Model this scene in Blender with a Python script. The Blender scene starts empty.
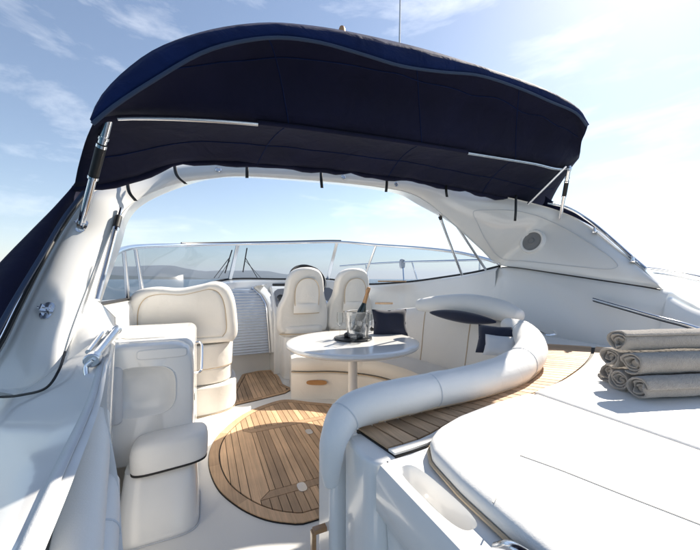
import bpy, bmesh, math, random
from mathutils import Vector, Matrix, noise

# ------------------------------------------------------------------ camera, sky, sun, exposure
# boat axes: X starboard, Y towards the bow, Z up; the cockpit sole is z = 0
R = math.radians
YAW = R(24.5)
SUN_AZ, SUN_EL = R(70), R(42)
scene = bpy.context.scene
col = scene.collection

cd = bpy.data.cameras.new('camera')
cd.sensor_width = 36.0
cd.lens = 36.0 * 320 / 700
cd.shift_y = 4 / 700
cd.clip_start = 0.02
cd.clip_end = 60000
cam = bpy.data.objects.new('camera', cd)
col.objects.link(cam)
cam.location = (0, 0, 1.3)
cam.rotation_euler = (R(90), 0, -YAW)
scene.camera = cam

world = bpy.data.worlds.new('World')
scene.world = world
world.use_nodes = True
wt = world.node_tree
wt.nodes.clear()


def wn(t, **k):
    n = wt.nodes.new(t)
    for a, b in k.items():
        setattr(n, a, b)
    return n


sky = wn('ShaderNodeTexSky', sky_type='NISHITA', sun_disc=False, sun_elevation=SUN_EL, sun_rotation=SUN_AZ,
         altitude=0, air_density=1.0, dust_density=0.3, ozone_density=1.5)
bg = wn('ShaderNodeBackground')
bg.inputs['Strength'].default_value = 0.086
tc = wn('ShaderNodeTexCoord')
mp = wn('ShaderNodeMapping')
mp.inputs['Scale'].default_value = (1.2, 1.0, 4.2)
mp.inputs['Rotation'].default_value = (0.25, 0.1, 0.4)
cn = wn('ShaderNodeTexNoise')
cn.inputs['Scale'].default_value = 3.1
cn.inputs['Detail'].default_value = 9
cn.inputs['Roughness'].default_value = 0.62
cn.inputs['Distortion'].default_value = 0.35
cr_ = wn('ShaderNodeValToRGB')
cr_.color_ramp.elements[0].position = 0.53
cr_.color_ramp.elements[0].color = (0, 0, 0, 1)
cr_.color_ramp.elements[1].position = 1.0
cr_.color_ramp.elements[1].color = (.62, .62, .62, 1)
mx = wn('ShaderNodeMix', data_type='RGBA')
mx.inputs['B'].default_value = (10.5, 10.8, 11.4, 1)
wt.links.new(tc.outputs['Generated'], mp.inputs['Vector'])
wt.links.new(mp.outputs['Vector'], cn.inputs['Vector'])
wt.links.new(cn.outputs['Fac'], cr_.inputs['Fac'])
wt.links.new(cr_.outputs['Color'], mx.inputs['Factor'])
wt.links.new(sky.outputs['Color'], mx.inputs['A'])
wt.links.new(mx.outputs['Result'], bg.inputs['Color'])
wo = wn('ShaderNodeOutputWorld')
wt.links.new(bg.outputs['Background'], wo.inputs['Surface'])

sd = bpy.data.lights.new('sun', 'SUN')
sd.energy = 4.7
sd.angle = R(0.5)
sd.color = (1.0, 0.945, 0.86)
sun = bpy.data.objects.new('sun', sd)
col.objects.link(sun)
sdir = Vector((math.sin(SUN_AZ) * math.cos(SUN_EL), math.cos(SUN_AZ) * math.cos(SUN_EL), math.sin(SUN_EL)))
sun.rotation_euler = sdir.to_track_quat('Z', 'Y').to_euler()

scene.view_settings.view_transform = 'Standard'
scene.view_settings.look = 'None'
scene.view_settings.exposure = 1.06
scene.view_settings.gamma = 1.0
scene.view_settings.use_white_balance = True          # camera set for open shade
scene.view_settings.white_balance_temperature = 6850
scene.view_settings.use_curve_mapping = False
scene.cycles.max_bounces = 12
scene.cycles.transparent_max_bounces = 24
scene.cycles.caustics_reflective = False
scene.cycles.caustics_refractive = False

# ------------------------------------------------------------------ materials
MAT = {}


def material(name, base=(.8, .8, .8), rough=.4, metal=0.0, coat=0.0, sheen=0.0, bump=None, vary=None,
             streak=None, spec=.5, ior=1.5, objvar=0.0, wear=None, bump2=None):
    """bump=(scale,strength,distance); vary=(scale,amount); streak=(sx,sy,sz,amount)"""
    m = bpy.data.materials.new(name)
    m.use_nodes = True
    t = m.node_tree
    b = t.nodes['Principled BSDF']
    b.inputs['Base Color'].default_value = (*base, 1)
    b.inputs['Roughness'].default_value = rough
    b.inputs['Metallic'].default_value = metal
    b.inputs['Coat Weight'].default_value = coat
    b.inputs['Coat Roughness'].default_value = 0.08
    b.inputs['Sheen Weight'].default_value = sheen
    b.inputs['IOR'].default_value = ior
    b.inputs['Specular IOR Level'].default_value = spec
    N = t.nodes.new
    tcn = N('ShaderNodeTexCoord')
    out = None
    if vary or streak or objvar:
        rgb = N('ShaderNodeRGB')
        rgb.outputs[0].default_value = (*base, 1)
        out = rgb.outputs[0]

        def mult(src, fac_socket, lo, hi):
            mr = N('ShaderNodeMapRange')
            mr.inputs['From Min'].default_value = 0.25
            mr.inputs['From Max'].default_value = 0.75
            mr.inputs['To Min'].default_value = lo
            mr.inputs['To Max'].default_value = hi
            t.links.new(fac_socket, mr.inputs['Value'])
            v = N('ShaderNodeVectorMath')
            v.operation = 'SCALE'
            t.links.new(src, v.inputs[0])
            t.links.new(mr.outputs[0], v.inputs['Scale'])
            return v.outputs[0]
        if vary:
            n = N('ShaderNodeTexNoise')
            n.inputs['Scale'].default_value = vary[0]
            n.inputs['Detail'].default_value = 6
            t.links.new(tcn.outputs['Object'], n.inputs['Vector'])
            out = mult(out, n.outputs['Fac'], 1 - vary[1], 1 + vary[1])
        if streak:
            mpn = N('ShaderNodeMapping')
            mpn.inputs['Scale'].default_value = streak[:3]
            n = N('ShaderNodeTexNoise')
            n.inputs['Scale'].default_value = 1
            n.inputs['Detail'].default_value = 8
            n.inputs['Roughness'].default_value = .7
            t.links.new(tcn.outputs['Object'], mpn.inputs['Vector'])
            t.links.new(mpn.outputs['Vector'], n.inputs['Vector'])
            out = mult(out, n.outputs['Fac'], 1 - streak[3], 1 + streak[3])
        if objvar:
            oi = N('ShaderNodeObjectInfo')
            out = mult(out, oi.outputs['Random'], 1 - objvar, 1 + objvar)
        t.links.new(out, b.inputs['Base Color'])
    if wear:
        n = N('ShaderNodeTexNoise')
        n.inputs['Scale'].default_value = wear[0]
        n.inputs['Detail'].default_value = 5
        t.links.new(tcn.outputs['Object'], n.inputs['Vector'])
        mr = N('ShaderNodeMapRange')
        mr.inputs['From Min'].default_value = .3
        mr.inputs['From Max'].default_value = .7
        mr.inputs['To Min'].default_value = wear[1]
        mr.inputs['To Max'].default_value = wear[2]
        t.links.new(n.outputs['Fac'], mr.inputs['Value'])
        t.links.new(mr.outputs[0], b.inputs['Roughness'])
    if bump:
        n = N('ShaderNodeTexNoise')
        n.inputs['Scale'].default_value = bump[0]
        n.inputs['Detail'].default_value = 4
        t.links.new(tcn.outputs['Object'], n.inputs['Vector'])
        bn = N('ShaderNodeBump')
        bn.inputs['Strength'].default_value = bump[1]
        bn.inputs['Distance'].default_value = bump[2]
        t.links.new(n.outputs['Fac'], bn.inputs['Height'])
        if bump2:
            n2 = N('ShaderNodeTexNoise')
            n2.inputs['Scale'].default_value = bump2[0]
            n2.inputs['Detail'].default_value = 3
            n2.inputs['Distortion'].default_value = .6
            t.links.new(tcn.outputs['Object'], n2.inputs['Vector'])
            b2n = N('ShaderNodeBump')
            b2n.inputs['Strength'].default_value = bump2[1]
            b2n.inputs['Distance'].default_value = bump2[2]
            t.links.new(n2.outputs['Fac'], b2n.inputs['Height'])
            t.links.new(b2n.outputs['Normal'], bn.inputs['Normal'])
        t.links.new(bn.outputs['Normal'], b.inputs['Normal'])
    MAT[name] = m
    return m


def clear_material(name, tint, ior=1.45, rough=0.0, milky=0.0, refl=1.0):
    m = bpy.data.materials.new(name)
    m.use_nodes = True
    t = m.node_tree
    t.nodes.clear()
    o = t.nodes.new('ShaderNodeOutputMaterial')
    mixn = t.nodes.new('ShaderNodeMixShader')
    tr = t.nodes.new('ShaderNodeBsdfTransparent')
    tr.inputs['Color'].default_value = (*tint, 1)
    gl = t.nodes.new('ShaderNodeBsdfGlossy')
    gl.inputs['Roughness'].default_value = rough
    fr = t.nodes.new('ShaderNodeFresnel')
    fr.inputs['IOR'].default_value = ior
    ml = t.nodes.new('ShaderNodeMath')
    ml.operation = 'MULTIPLY'
    ml.inputs[1].default_value = refl
    t.links.new(fr.outputs[0], ml.inputs[0])
    t.links.new(ml.outputs[0], mixn.inputs[0])
    t.links.new(tr.outputs[0], mixn.inputs[1])
    t.links.new(gl.outputs[0], mixn.inputs[2])
    last = mixn
    if milky:
        df = t.nodes.new('ShaderNodeBsdfTranslucent')
        df.inputs['Color'].default_value = (.9, .91, .92, 1)
        d2 = t.nodes.new('ShaderNodeBsdfDiffuse')
        d2.inputs['Color'].default_value = (.9, .91, .92, 1)
        ad = t.nodes.new('ShaderNodeMixShader')
        ad.inputs[0].default_value = .5
        t.links.new(df.outputs[0], ad.inputs[1])
        t.links.new(d2.outputs[0], ad.inputs[2])
        last = t.nodes.new('ShaderNodeMixShader')
        last.inputs[0].default_value = milky
        t.links.new(mixn.outputs[0], last.inputs[1])
        t.links.new(ad.outputs[0], last.inputs[2])
    t.links.new(last.outputs[0], o.inputs['Surface'])
    MAT[name] = m
    return m


material('gelcoat', (.81, .80, .775), .2, coat=.5, vary=(1.7, .02))
material('nonslip', (.76, .745, .71), .6, bump=(420, .35, .002), vary=(2.5, .03))
material('nonslip_grey', (.68, .685, .68), .7, bump=(500, .4, .002), vary=(6, .05))
material('leather', (.80, .765, .705), .44, sheen=.1, bump=(260, .2, .002), vary=(3, .035), bump2=(7, .35, .02))
material('leather_white', (.81, .795, .765), .45, sheen=.1, bump=(230, .2, .002), vary=(2.4, .025), bump2=(6, .35, .02))
material('vinyl_grey', (.62, .635, .66), .45, bump=(240, .12, .002), vary=(3, .03))
material('stitch', (.55, .42, .28), .7)
material('stitch_pale', (.60, .56, .50), .7)
material('canvas', (.0050, .0062, .028), .85, sheen=.05, bump=(330, .6, .002), vary=(4, .2), spec=.25, bump2=(5, .5, .03))
material('canvas_sunlit', (.0030, .013, .066), .8, sheen=.03, bump=(330, .5, .002), vary=(5, .25), spec=.15, bump2=(9, .6, .03))  # same cloth as canvas, with the valance's sunlit tone painted into its base colour
material('piping_blue', (.014, .034, .08), .6)
material('navy_cloth', (.004, .008, .030), .8, sheen=.4, bump=(160, .4, .003), vary=(14, .25))
material('teak', (.53, .345, .205), .55, streak=(70, 2.5, 20, .28), vary=(4, .16), objvar=.22, bump=(120, .2, .002))
material('teak_cross', (.53, .345, .205), .55, streak=(3, 60, 20, .28), vary=(4, .16), objvar=.22, bump=(120, .2, .002))
material('varnish_wood', (.40, .20, .075), .3, coat=.5, streak=(8, 8, 60, .3))
material('caulk', (.012, .011, .011), .65)
material('rubber', (.012, .012, .013), .5)
material('chrome', (.82, .83, .85), .11, metal=1.0)
material('alloy', (.72, .74, .77), .27, metal=1.0)
material('dark_plastic', (.02, .021, .023), .4)
material('dash_grey', (.16, .17, .19), .35, coat=.4)
material('speaker_grey', (.22, .225, .23), .55, bump=(700, .6, .003))
material('shutter_blue', (.50, .55, .62), .35, coat=.2, vary=(4, .06))
material('towel', (.33, .295, .26), .95, sheen=.5, bump=(260, .7, .006), vary=(30, .10), spec=.15)
material('foil', (.62, .33, .16), .35, metal=.7, vary=(60, .15))
material('bottle_green', (.006, .014, .008), .12, coat=.6)
material('bird', (.35, .27, .2), .8)
clear_material('tinted_glass', (.54, .60, .68), 1.35, refl=.10)
clear_material('clear_glass', (.96, .97, .975), 1.3, refl=.7)
clear_material('acrylic', (.97, .975, .98), 1.25, .05, .10)
clear_material('frosted_ice', (.93, .95, .97), 1.25, .1, .30)


def hill_material(name, c1):
    return material(name, c1, .95, vary=(.004, .25), bump=(.01, .6, 15), spec=.1)


hill_material('hill_near', (.055, .065, .05))
hill_material('hill_far', (.07, .08, .07))

# sea
m = bpy.data.materials.new('sea_water')
m.use_nodes = True
t = m.node_tree
b = t.nodes['Principled BSDF']
b.inputs['Base Color'].default_value = (.015, .05, .085, 1)
b.inputs['Roughness'].default_value = .16
b.inputs['IOR'].default_value = 1.33
tcn = t.nodes.new('ShaderNodeTexCoord')
n1 = t.nodes.new('ShaderNodeTexNoise')
n1.inputs['Scale'].default_value = .55
n1.inputs['Detail'].default_value = 7
n1.inputs['Roughness'].default_value = .6
t.links.new(tcn.outputs['Object'], n1.inputs['Vector'])
bn = t.nodes.new('ShaderNodeBump')
bn.inputs['Strength'].default_value = .7
bn.inputs['Distance'].default_value = .7
t.links.new(n1.outputs['Fac'], bn.inputs['Height'])
t.links.new(bn.outputs['Normal'], b.inputs['Normal'])
MAT['sea_water'] = m


CY, SY = math.cos(YAW), math.sin(YAW)


# ------------------------------------------------------------------ geometry helpers
def V(*a):
    return Vector(a)


def crs(pts, n=8, closed=False):
    """Catmull-Rom through the points, n steps per span (works for tuples of any length)"""
    P = [Vector(p) for p in pts]
    k = len(P)
    out = []
    spans = k if closed else k - 1
    for i in range(spans):
        if closed:
            p0, p1, p2, p3 = P[i - 1], P[i], P[(i + 1) % k], P[(i + 2) % k]
        else:
            p1, p2 = P[i], P[i + 1]
            p0 = P[i - 1] if i else p1 * 2 - p2
            p3 = P[i + 2] if i + 2 < k else p2 * 2 - p1
        for j in range(n):
            f = j / n
            out.append(0.5 * ((2 * p1) + (p2 - p0) * f + (2 * p0 - 5 * p1 + 4 * p2 - p3) * f * f
                              + (3 * p1 - p0 - 3 * p2 + p3) * f ** 3))
    if not closed:
        out.append(P[-1].copy())
    return out


def resample(pts, n):
    L = [0]
    for a, b2 in zip(pts, pts[1:]):
        L.append(L[-1] + (b2 - a).length)
    out = []
    j = 0
    for i in range(n):
        d = L[-1] * i / (n - 1)
        while j < len(L) - 2 and L[j + 1] < d:
            j += 1
        seg = L[j + 1] - L[j]
        f = (d - L[j]) / seg if seg > 1e-9 else 0
        out.append(pts[j].lerp(pts[j + 1], min(1, max(0, f))))
    return out


def rail(pts, n):
    return resample(crs(pts, 10), n)


def sheet(bm, rows, close_u=False, close_v=False):
    G = [[bm.verts.new(p) for p in r] for r in rows]
    nu, nv = len(G), len(G[0])
    for i in range(nu if close_u else nu - 1):
        for j in range(nv if close_v else nv - 1):
            a, b2 = G[i][j], G[i][(j + 1) % nv]
            c, d = G[(i + 1) % nu][(j + 1) % nv], G[(i + 1) % nu][j]
            try:
                bm.faces.new((a, b2, c, d))
            except ValueError:
                pass
    return G


def capface(bm, verts):
    try:
        bm.faces.new(verts)
    except ValueError:
        pass


def tube(bm, pts, r, seg=12, cap=True, flat_y=1.0):
    pts = [Vector(p) for p in pts]
    n = len(pts)
    rs = [r] * n if isinstance(r, (int, float)) else r
    up = None
    rings = []
    for i, p in enumerate(pts):
        tg = (pts[min(i + 1, n - 1)] - pts[max(i - 1, 0)]).normalized()
        if up is None:
            ref = V(0, 0, 1) if abs(tg.z) < .9 else V(1, 0, 0)
            up = (ref - tg * ref.dot(tg)).normalized()
        else:
            up = (up - tg * up.dot(tg)).normalized()
        sd_ = tg.cross(up)
        rings.append([p + (up * math.cos(2 * math.pi * k / seg) * flat_y + sd_ * math.sin(2 * math.pi * k / seg)) * rs[i]
                      for k in range(seg)])
    G = sheet(bm, rings, close_v=True)
    if cap:
        capface(bm, list(reversed(G[0])))
        capface(bm, G[-1])
    return G


def roll(bm, pts, r, seg=14, endround=4):
    """a stuffed roll: a tube with rounded ends"""
    pts = [Vector(p) for p in pts]
    n = len(pts)
    rs = [r] * n if isinstance(r, (int, float)) else list(r)
    a = (pts[0] - pts[1]).normalized()
    z = (pts[-1] - pts[-2]).normalized()
    P, Q = [], []
    for k in range(endround, 0, -1):
        ang = math.pi / 2 * k / endround * .96
        P.append(pts[0] + a * rs[0] * .7 * math.sin(ang))
        Q.append(rs[0] * math.cos(ang))
    P += pts
    Q += rs
    for k in range(1, endround + 1):
        ang = math.pi / 2 * k / endround * .96
        P.append(pts[-1] + z * rs[-1] * .7 * math.sin(ang))
        Q.append(rs[-1] * math.cos(ang))
    return tube(bm, P, Q, seg)


def lathe(bm, prof, c=(0, 0, 0), seg=24, mat=None, capends=True):
    c = Vector(c)
    rows = []
    for r, z in prof:
        rows.append([V(r * math.cos(2 * math.pi * k / seg), r * math.sin(2 * math.pi * k / seg), z) for k in range(seg)])
    if mat is not None:
        rows = [[mat @ p for p in r] for r in rows]
    rows = [[p + c for p in r] for r in rows]
    G = sheet(bm, rows, close_v=True)
    if capends:
        capface(bm, list(reversed(G[0])))
        capface(bm, G[-1])


def prism(bm, pts, off):
    pts = [Vector(p) for p in pts]
    off = Vector(off)
    a = [bm.verts.new(p) for p in pts]
    c = [bm.verts.new(p + off) for p in pts]
    n = len(a)
    capface(bm, list(reversed(a)))
    capface(bm, c)
    for i in range(n):
        capface(bm, (a[i], a[(i + 1) % n], c[(i + 1) % n], c[i]))


def box(bm, x0, x1, y0, y1, z0, z1):
    prism(bm, [(x0, y0, z0), (x1, y0, z0), (x1, y1, z0), (x0, y1, z0)], (0, 0, z1 - z0))


def disc_matrix(nrm):
    return Vector(nrm).to_track_quat('Z', 'Y').to_matrix()


def superrect(cx, cy, hw, hh, n=40, p=4.0):
    out = []
    for k in range(n):
        a = 2 * math.pi * k / n
        c, s = math.cos(a), math.sin(a)
        f = (abs(c) ** p + abs(s) ** p) ** (-1 / p)
        out.append((cx + hw * c * f, cy + hh * s * f))
    return out


def clip(poly, axis, val, keep_less):
    out = []
    n = len(poly)
    for i in range(n):
        a, b2 = poly[i], poly[(i + 1) % n]
        ia = (a[axis] <= val) == keep_less
        ib = (b2[axis] <= val) == keep_less
        if ia:
            out.append(a)
        if ia != ib:
            f = (val - a[axis]) / (b2[axis] - a[axis])
            out.append((a[0] + (b2[0] - a[0]) * f, a[1] + (b2[1] - a[1]) * f))
    return out


def cliprect(poly, x0, x1, y0, y1):
    for ax, v, k in ((0, x0, False), (0, x1, True), (1, y0, False), (1, y1, True)):
        poly = clip(poly, ax, v, k)
        if len(poly) < 3:
            return []
    return poly


def area(poly):
    return abs(sum(poly[i - 1][0] * poly[i][1] - poly[i][0] * poly[i - 1][1] for i in range(len(poly)))) / 2


def tag(o, label=None, cat=None, group=None, kind=None):
    for k, v in (('label', label), ('category', cat), ('group', group), ('kind', kind)):
        if v:
            o[k] = v
    return o


def thing(name, loc, label, cat, group=None):
    o = bpy.data.objects.new(name, None)
    o.empty_display_size = .05
    col.objects.link(o)
    o.location = loc
    return tag(o, label, cat, group)


def origin(o):
    p = Vector(o.location)
    while o.parent:
        o = o.parent
        p = p + Vector(o.location)
    return p


def obj(name, bm, mat, parent=None, smooth=True, angle=38, bevel=None, sub=0, solid=None, loc=None):
    """link one mesh; vertices are given in boat coordinates, the object origin goes to loc (or the parent's origin)"""
    base = Vector(loc) if loc is not None else (origin(parent) if parent else V(0, 0, 0))
    bmesh.ops.remove_doubles(bm, verts=bm.verts, dist=1e-5)
    bmesh.ops.recalc_face_normals(bm, faces=bm.faces)
    bmesh.ops.translate(bm, verts=bm.verts, vec=-base)
    me = bpy.data.meshes.new(name)
    bm.to_mesh(me)
    bm.free()
    me.materials.append(MAT[mat])
    o = bpy.data.objects.new(name, me)
    col.objects.link(o)
    if parent:
        o.parent = parent
        o.location = base - origin(parent)
    else:
        o.location = base
    if smooth:
        me.shade_smooth()
        if angle and not sub:
            me.set_sharp_from_angle(angle=R(angle))
    if solid:
        md = o.modifiers.new('thickness', 'SOLIDIFY')
        md.thickness = solid
        md.offset = 0
    if bevel:
        md = o.modifiers.new('bevel', 'BEVEL')
        md.width = bevel[0]
        md.segments = bevel[1]
        md.limit_method = 'ANGLE'
        md.angle_limit = R(35)
        md.harden_normals = False
    if sub:
        md = o.modifiers.new('sub', 'SUBSURF')
        md.levels = md.render_levels = sub
    return o


def B():
    return bmesh.new()


def copy_tree(o, loc, rotz=0.0):
    c = o.copy()
    col.objects.link(c)
    c.location = loc
    c.rotation_euler = (0, 0, rotz)
    for ch in list(o.children):
        d = ch.copy()
        col.objects.link(d)
        d.parent = c
        for g in list(ch.children):
            e = g.copy()
            col.objects.link(e)
            e.parent = d
    return c


rnd = random.Random(7)

# ------------------------------------------------------------------ sea and hills
bm = B()
SEA_Z = -1.2
ring = [0, 6, 20, 60, 200, 700, 2500, 7000, 12000]
rows = []
for r in ring[1:]:
    rows.append([V(r * math.cos(2 * math.pi * k / 64), r * math.sin(2 * math.pi * k / 64), SEA_Z) for k in range(64)])
G = sheet(bm, rows, close_v=True)
capface(bm, G[0])
sea = obj('sea', bm, 'sea_water', smooth=False)
tag(sea, 'calm pale sea stretching to the horizon around the yacht', 'sea', kind='structure')


def ridge(name, mat, az0, az1, dist, prof, label, seed, depth=900):
    """prof: list of (fraction along the ridge, height in metres)"""
    n = 120
    rows = [[], [], [], [], []]
    for i in range(n):
        f = i / (n - 1)
        az = R(az0 + (az1 - az0) * f)
        for (f0, h0), (f1, h1) in zip(prof, prof[1:]):
            if f0 <= f <= f1:
                q = (f - f0) / (f1 - f0)
                q = q * q * (3 - 2 * q)
                h = h0 + (h1 - h0) * q
                break
        h *= 1 + .12 * noise.fractal(V(f * 9, seed, 0), 1.0, 2.0, 5)
        for k, (dd, hh) in enumerate(((-depth, -.03), (-depth * .55, .38), (-depth * .25, .72), (0, 1.0), (depth, -.05))):
            nz = 1 + (.22 * noise.fractal(V(f * 14, seed + 3, k * 1.7), 1.0, 2.0, 4) if k in (1, 2) else 0)
            d = dist + dd + 60 * noise.noise(V(f * 20, k, seed))
            rows[k].append(V(d * math.sin(az), d * math.cos(az), SEA_Z - 2 + max(h * hh * nz, -8)))
    bm = B()
    sheet(bm, rows)
    o = obj(name, bm, mat, angle=0)
    tag(o, label, 'hill', kind='structure')
    return o


ridge('hill', 'hill_near', -35, 2, 3200, [(0, 50), (.25, 62), (.42, 70), (.52, 48), (.7, 30), (.86, 22), (1, 3)],
      'low dark headland low on the horizon behind the left windshield pane', 1.3, 500)
ridge('hill', 'hill_far', -26, 20, 6500, [(0, 40), (.14, 95), (.32, 215), (.45, 240), (.58, 150), (.75, 175), (.88, 90), (1, 8)],
      'higher blue hazy ridge on the horizon behind the windshield', 4.1, 1500)

# ------------------------------------------------------------------ the yacht's own mouldings
yacht = thing('motor_yacht', (1.17, 2.0, 0), 'white moulded hull, coamings and deck of the open motor yacht', 'yacht')

bm = B()
box(bm, -.75, 2.85, -.7, 5.15, -.06, 0)
obj('cockpit_floor', bm, 'nonslip', yacht)

# starboard coaming: inner wall, shoulder, side deck, hull side
up = crs([V(2.83, -.8, .92), V(2.85, .1, .95), V(2.8680, 0.7810, 0.9972), V(2.9171, 0.8905, 1.0601), V(2.9186, 0.9447, 1.0801), V(2.9200, 1.0210, 1.1128), V(2.9281, 1.1052, 1.1682), V(2.9489, 1.1507, 1.2220),
          V(2.9040, 1.5118, 1.2839), V(2.8828, 2.2249, 1.4006), V(2.9443, 2.5045, 1.4313), V(2.8967, 2.7680, 1.3698)], 8)
rows = [[], [], [], [], [], [], [], [], [], []]
for p in up:
    dz = p.z - .8
    for k, (dx, z) in enumerate(((-.17, .74), (-.15, .8), (-.115, .8 + dz * .35), (-.06, .8 + dz * .72), (-.018, p.z - .03), (.012, p.z - .002),
                                 (.06, p.z + .002), (.16, p.z - .03), (.62, p.z - .16), (.66, -1.3))):
        rows[k].append(V(p.x + dx, p.y, z))
bm = B()
sheet(bm, rows)
obj('coaming', bm, 'gelcoat', yacht, angle=50)

# windshield rails (base on the deck, top a raked frame)
WBASE = [V(-0.6038, 2.4731, 1.1438), V(-0.6065, 3.3534, 1.1250), V(-0.4547, 4.0975, 1.1451), V(-0.0975, 4.6600, 1.1950), V(0.3489, 5.0610, 1.3000), V(1.1657, 5.1833, 1.3000),
         V(1.8839, 5.0208, 1.3000), V(2.3338, 4.6509, 1.2188), V(2.7698, 4.0676, 1.2545), V(2.9326, 3.3890, 1.3269), V(2.9266, 2.8423, 1.3831), V(2.9443, 2.5045, 1.4422)]
WTOP = [V(-0.5554, 2.3961, 1.4036), V(-0.5927, 3.1274, 1.5438), V(-0.4929, 3.7413, 1.6300), V(-0.1571, 4.3575, 1.7144), V(0.4329, 4.7480, 1.7922), V(1.1542, 4.8589, 1.8513),
        V(1.9075, 4.6804, 1.8839), V(2.4187, 4.3375, 1.8259), V(2.7926, 3.7276, 1.7408), V(2.9244, 3.1729, 1.6459), V(2.9627, 2.7709, 1.5461), V(2.9543, 2.5000, 1.4641)]
wb = crs(WBASE, 10)
wtp = crs(WTOP, 10)

# liner below the windshield: dash ledge and bulkhead down to the sole
inw = [.03, .035, .06, .26, .42, .46, .46, .40, .22, .14, .10, .06]
rows = [[] for _ in range(6)]
for i, p in enumerate(wb):
    k = min(i / 10, 10.999)
    a = int(k)
    w = inw[a] + (inw[a + 1] - inw[a]) * (k - a)
    c = V(1.17, 2.6, p.z) - p
    c.z = 0
    c.normalize()
    q = p + c * w
    rows[0].append(p + V(0, 0, -.012) - c * .03)
    rows[1].append(p + V(0, 0, -.012) + c * .02)
    rows[2].append(q + V(0, 0, -.03) - c * .02)
    rows[3].append(q + V(0, 0, -.06))
    rows[4].append(q + c * .03 + V(0, 0, .8 - q.z))
    rows[5].append(q + c * .05 + V(0, 0, -.01 - q.z))
bm = B()
sheet(bm, rows)
obj('dash_liner', bm, 'gelcoat', yacht, angle=45)

# foredeck and topsides ahead of the windshield
rows = [[], [], [], []]
for i, p in enumerate(wb):
    f = i / (len(wb) - 1)
    rows[0].append(p + V(0, 0, -.013))
    o1 = V(1.17 + (p.x - 1.17) * 1.28, p.y + .25 * math.sin(math.pi * f), p.z - .10)
    rows[1].append(o1)
    rows[2].append(V(1.17 + (p.x - 1.17) * (1.3 - .75 * math.sin(math.pi * f)), p.y + .3 + 5.2 * math.sin(math.pi * f), .95 + .15 * (1 - math.sin(math.pi * f))))
    rows[3].append(V(1.17 + (p.x - 1.17) * (1.25 - .8 * math.sin(math.pi * f)), p.y + .3 + 5.0 * math.sin(math.pi * f), -1.3))
bm = B()
sheet(bm, rows)
obj('foredeck', bm, 'gelcoat', yacht, angle=50)

# port coaming: ridge, grey tread strip, stowage pocket, inner wall
RA = [V(-0.1887, 0.5146, 0.9393), V(-0.1901, 0.5482, 0.9443), V(-0.2277, 0.7851, 0.9203), V(-0.2699, 1.1340, 0.9464), V(-0.3418, 1.5295, 0.9758), V(-0.4278, 2.0082, 0.9958), V(-0.4901, 2.4212, 1.0125)]
RC = [V(-0.2271, 0.5376, 0.9346), V(-0.2274, 0.5707, 0.9401), V(-0.2797, 0.8286, 0.9092), V(-0.3192, 1.1895, 0.9348), V(-0.3864, 1.5828, 0.9680), V(-0.4738, 2.0621, 0.9903), V(-0.5373, 2.4977, 1.0245)]
RD = [V(-0.3117, 0.5981, 0.9161), V(-0.3124, 0.6369, 0.9189), V(-0.3810, 0.9319, 0.8882), V(-0.4281, 1.3270, 0.9105), V(-0.4579, 1.6813, 0.9692), V(-0.5444, 2.1932, 1.0345), V(-0.5802, 2.5722, 1.0834)]
RE = [V(-0.6272, 1.0111, 0.6895), V(-0.6401, 1.1049, 0.6849), V(-0.6804, 1.3871, 0.7610), V(-0.7476, 1.7913, 0.7926), V(-0.6026, 1.8571, 0.8995), V(-0.6637, 2.3355, 1.0514), V(-0.6491, 2.6585, 1.1320)]
RF = [V(-1.2911, 1.5225, 0.5005), V(-1.3080, 1.6401, 0.4955), V(-1.3792, 1.9473, 0.5837), V(-1.3827, 2.2786, 0.6625), V(-1.2770, 2.4502, 0.7369), V(-1.0474, 2.6752, 1.0563), V(-0.9429, 2.9573, 1.1347)]
RL = [V(-0.1308, 0.7409, 0.6781), V(-0.1616, 0.8429, 0.7072), V(-0.2083, 1.0290, 0.7661), V(-0.2735, 1.2126, 0.9071), V(-0.3391, 1.5612, 0.9680), V(-0.4260, 2.0404, 0.9903), V(-0.4859, 2.4523, 1.0082)]
for i in range(4):
    RD[i] = RC[i] + (RC[i] - RA[i]) * (1.9 if i < 3 else 1.2) + V(0, 0, -.016)
pk = [1, 1, 1, .45, .03, .0, .0]
P1 = [p + V(-.10, .10, -.09) * k for p, k in zip(RA, pk)]
P2 = [p + V(-.13, .06, -.01) * k for p, k in zip(RL, pk)]
WB = [V(p.x - .03, p.y, -.01) for p in RL]
RAa = [p.lerp(q, .25) + V(0, 0, .002) for p, q in zip(RA, RC)]
ridge_rows = [crs(r, 8) for r in (RF, RE, RD, RC, RAa, RA, P1, P2, RL, WB)]
bm = B()
sheet(bm, ridge_rows)
obj('coaming', bm, 'gelcoat', yacht, angle=50)
bm = B()
a_, c_ = crs([p.lerp(q, .42) for p, q in zip(RA, RC)], 8), crs([p.lerp(q, .95) for p, q in zip(RA, RC)], 8)
sheet(bm, [[p + V(0, 0, .004) for p in c_[2:34]], [p + V(0, 0, .0055) for p in a_[2:34]]])
obj('tread_strip', bm, 'nonslip_grey', yacht, solid=.002)

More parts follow.
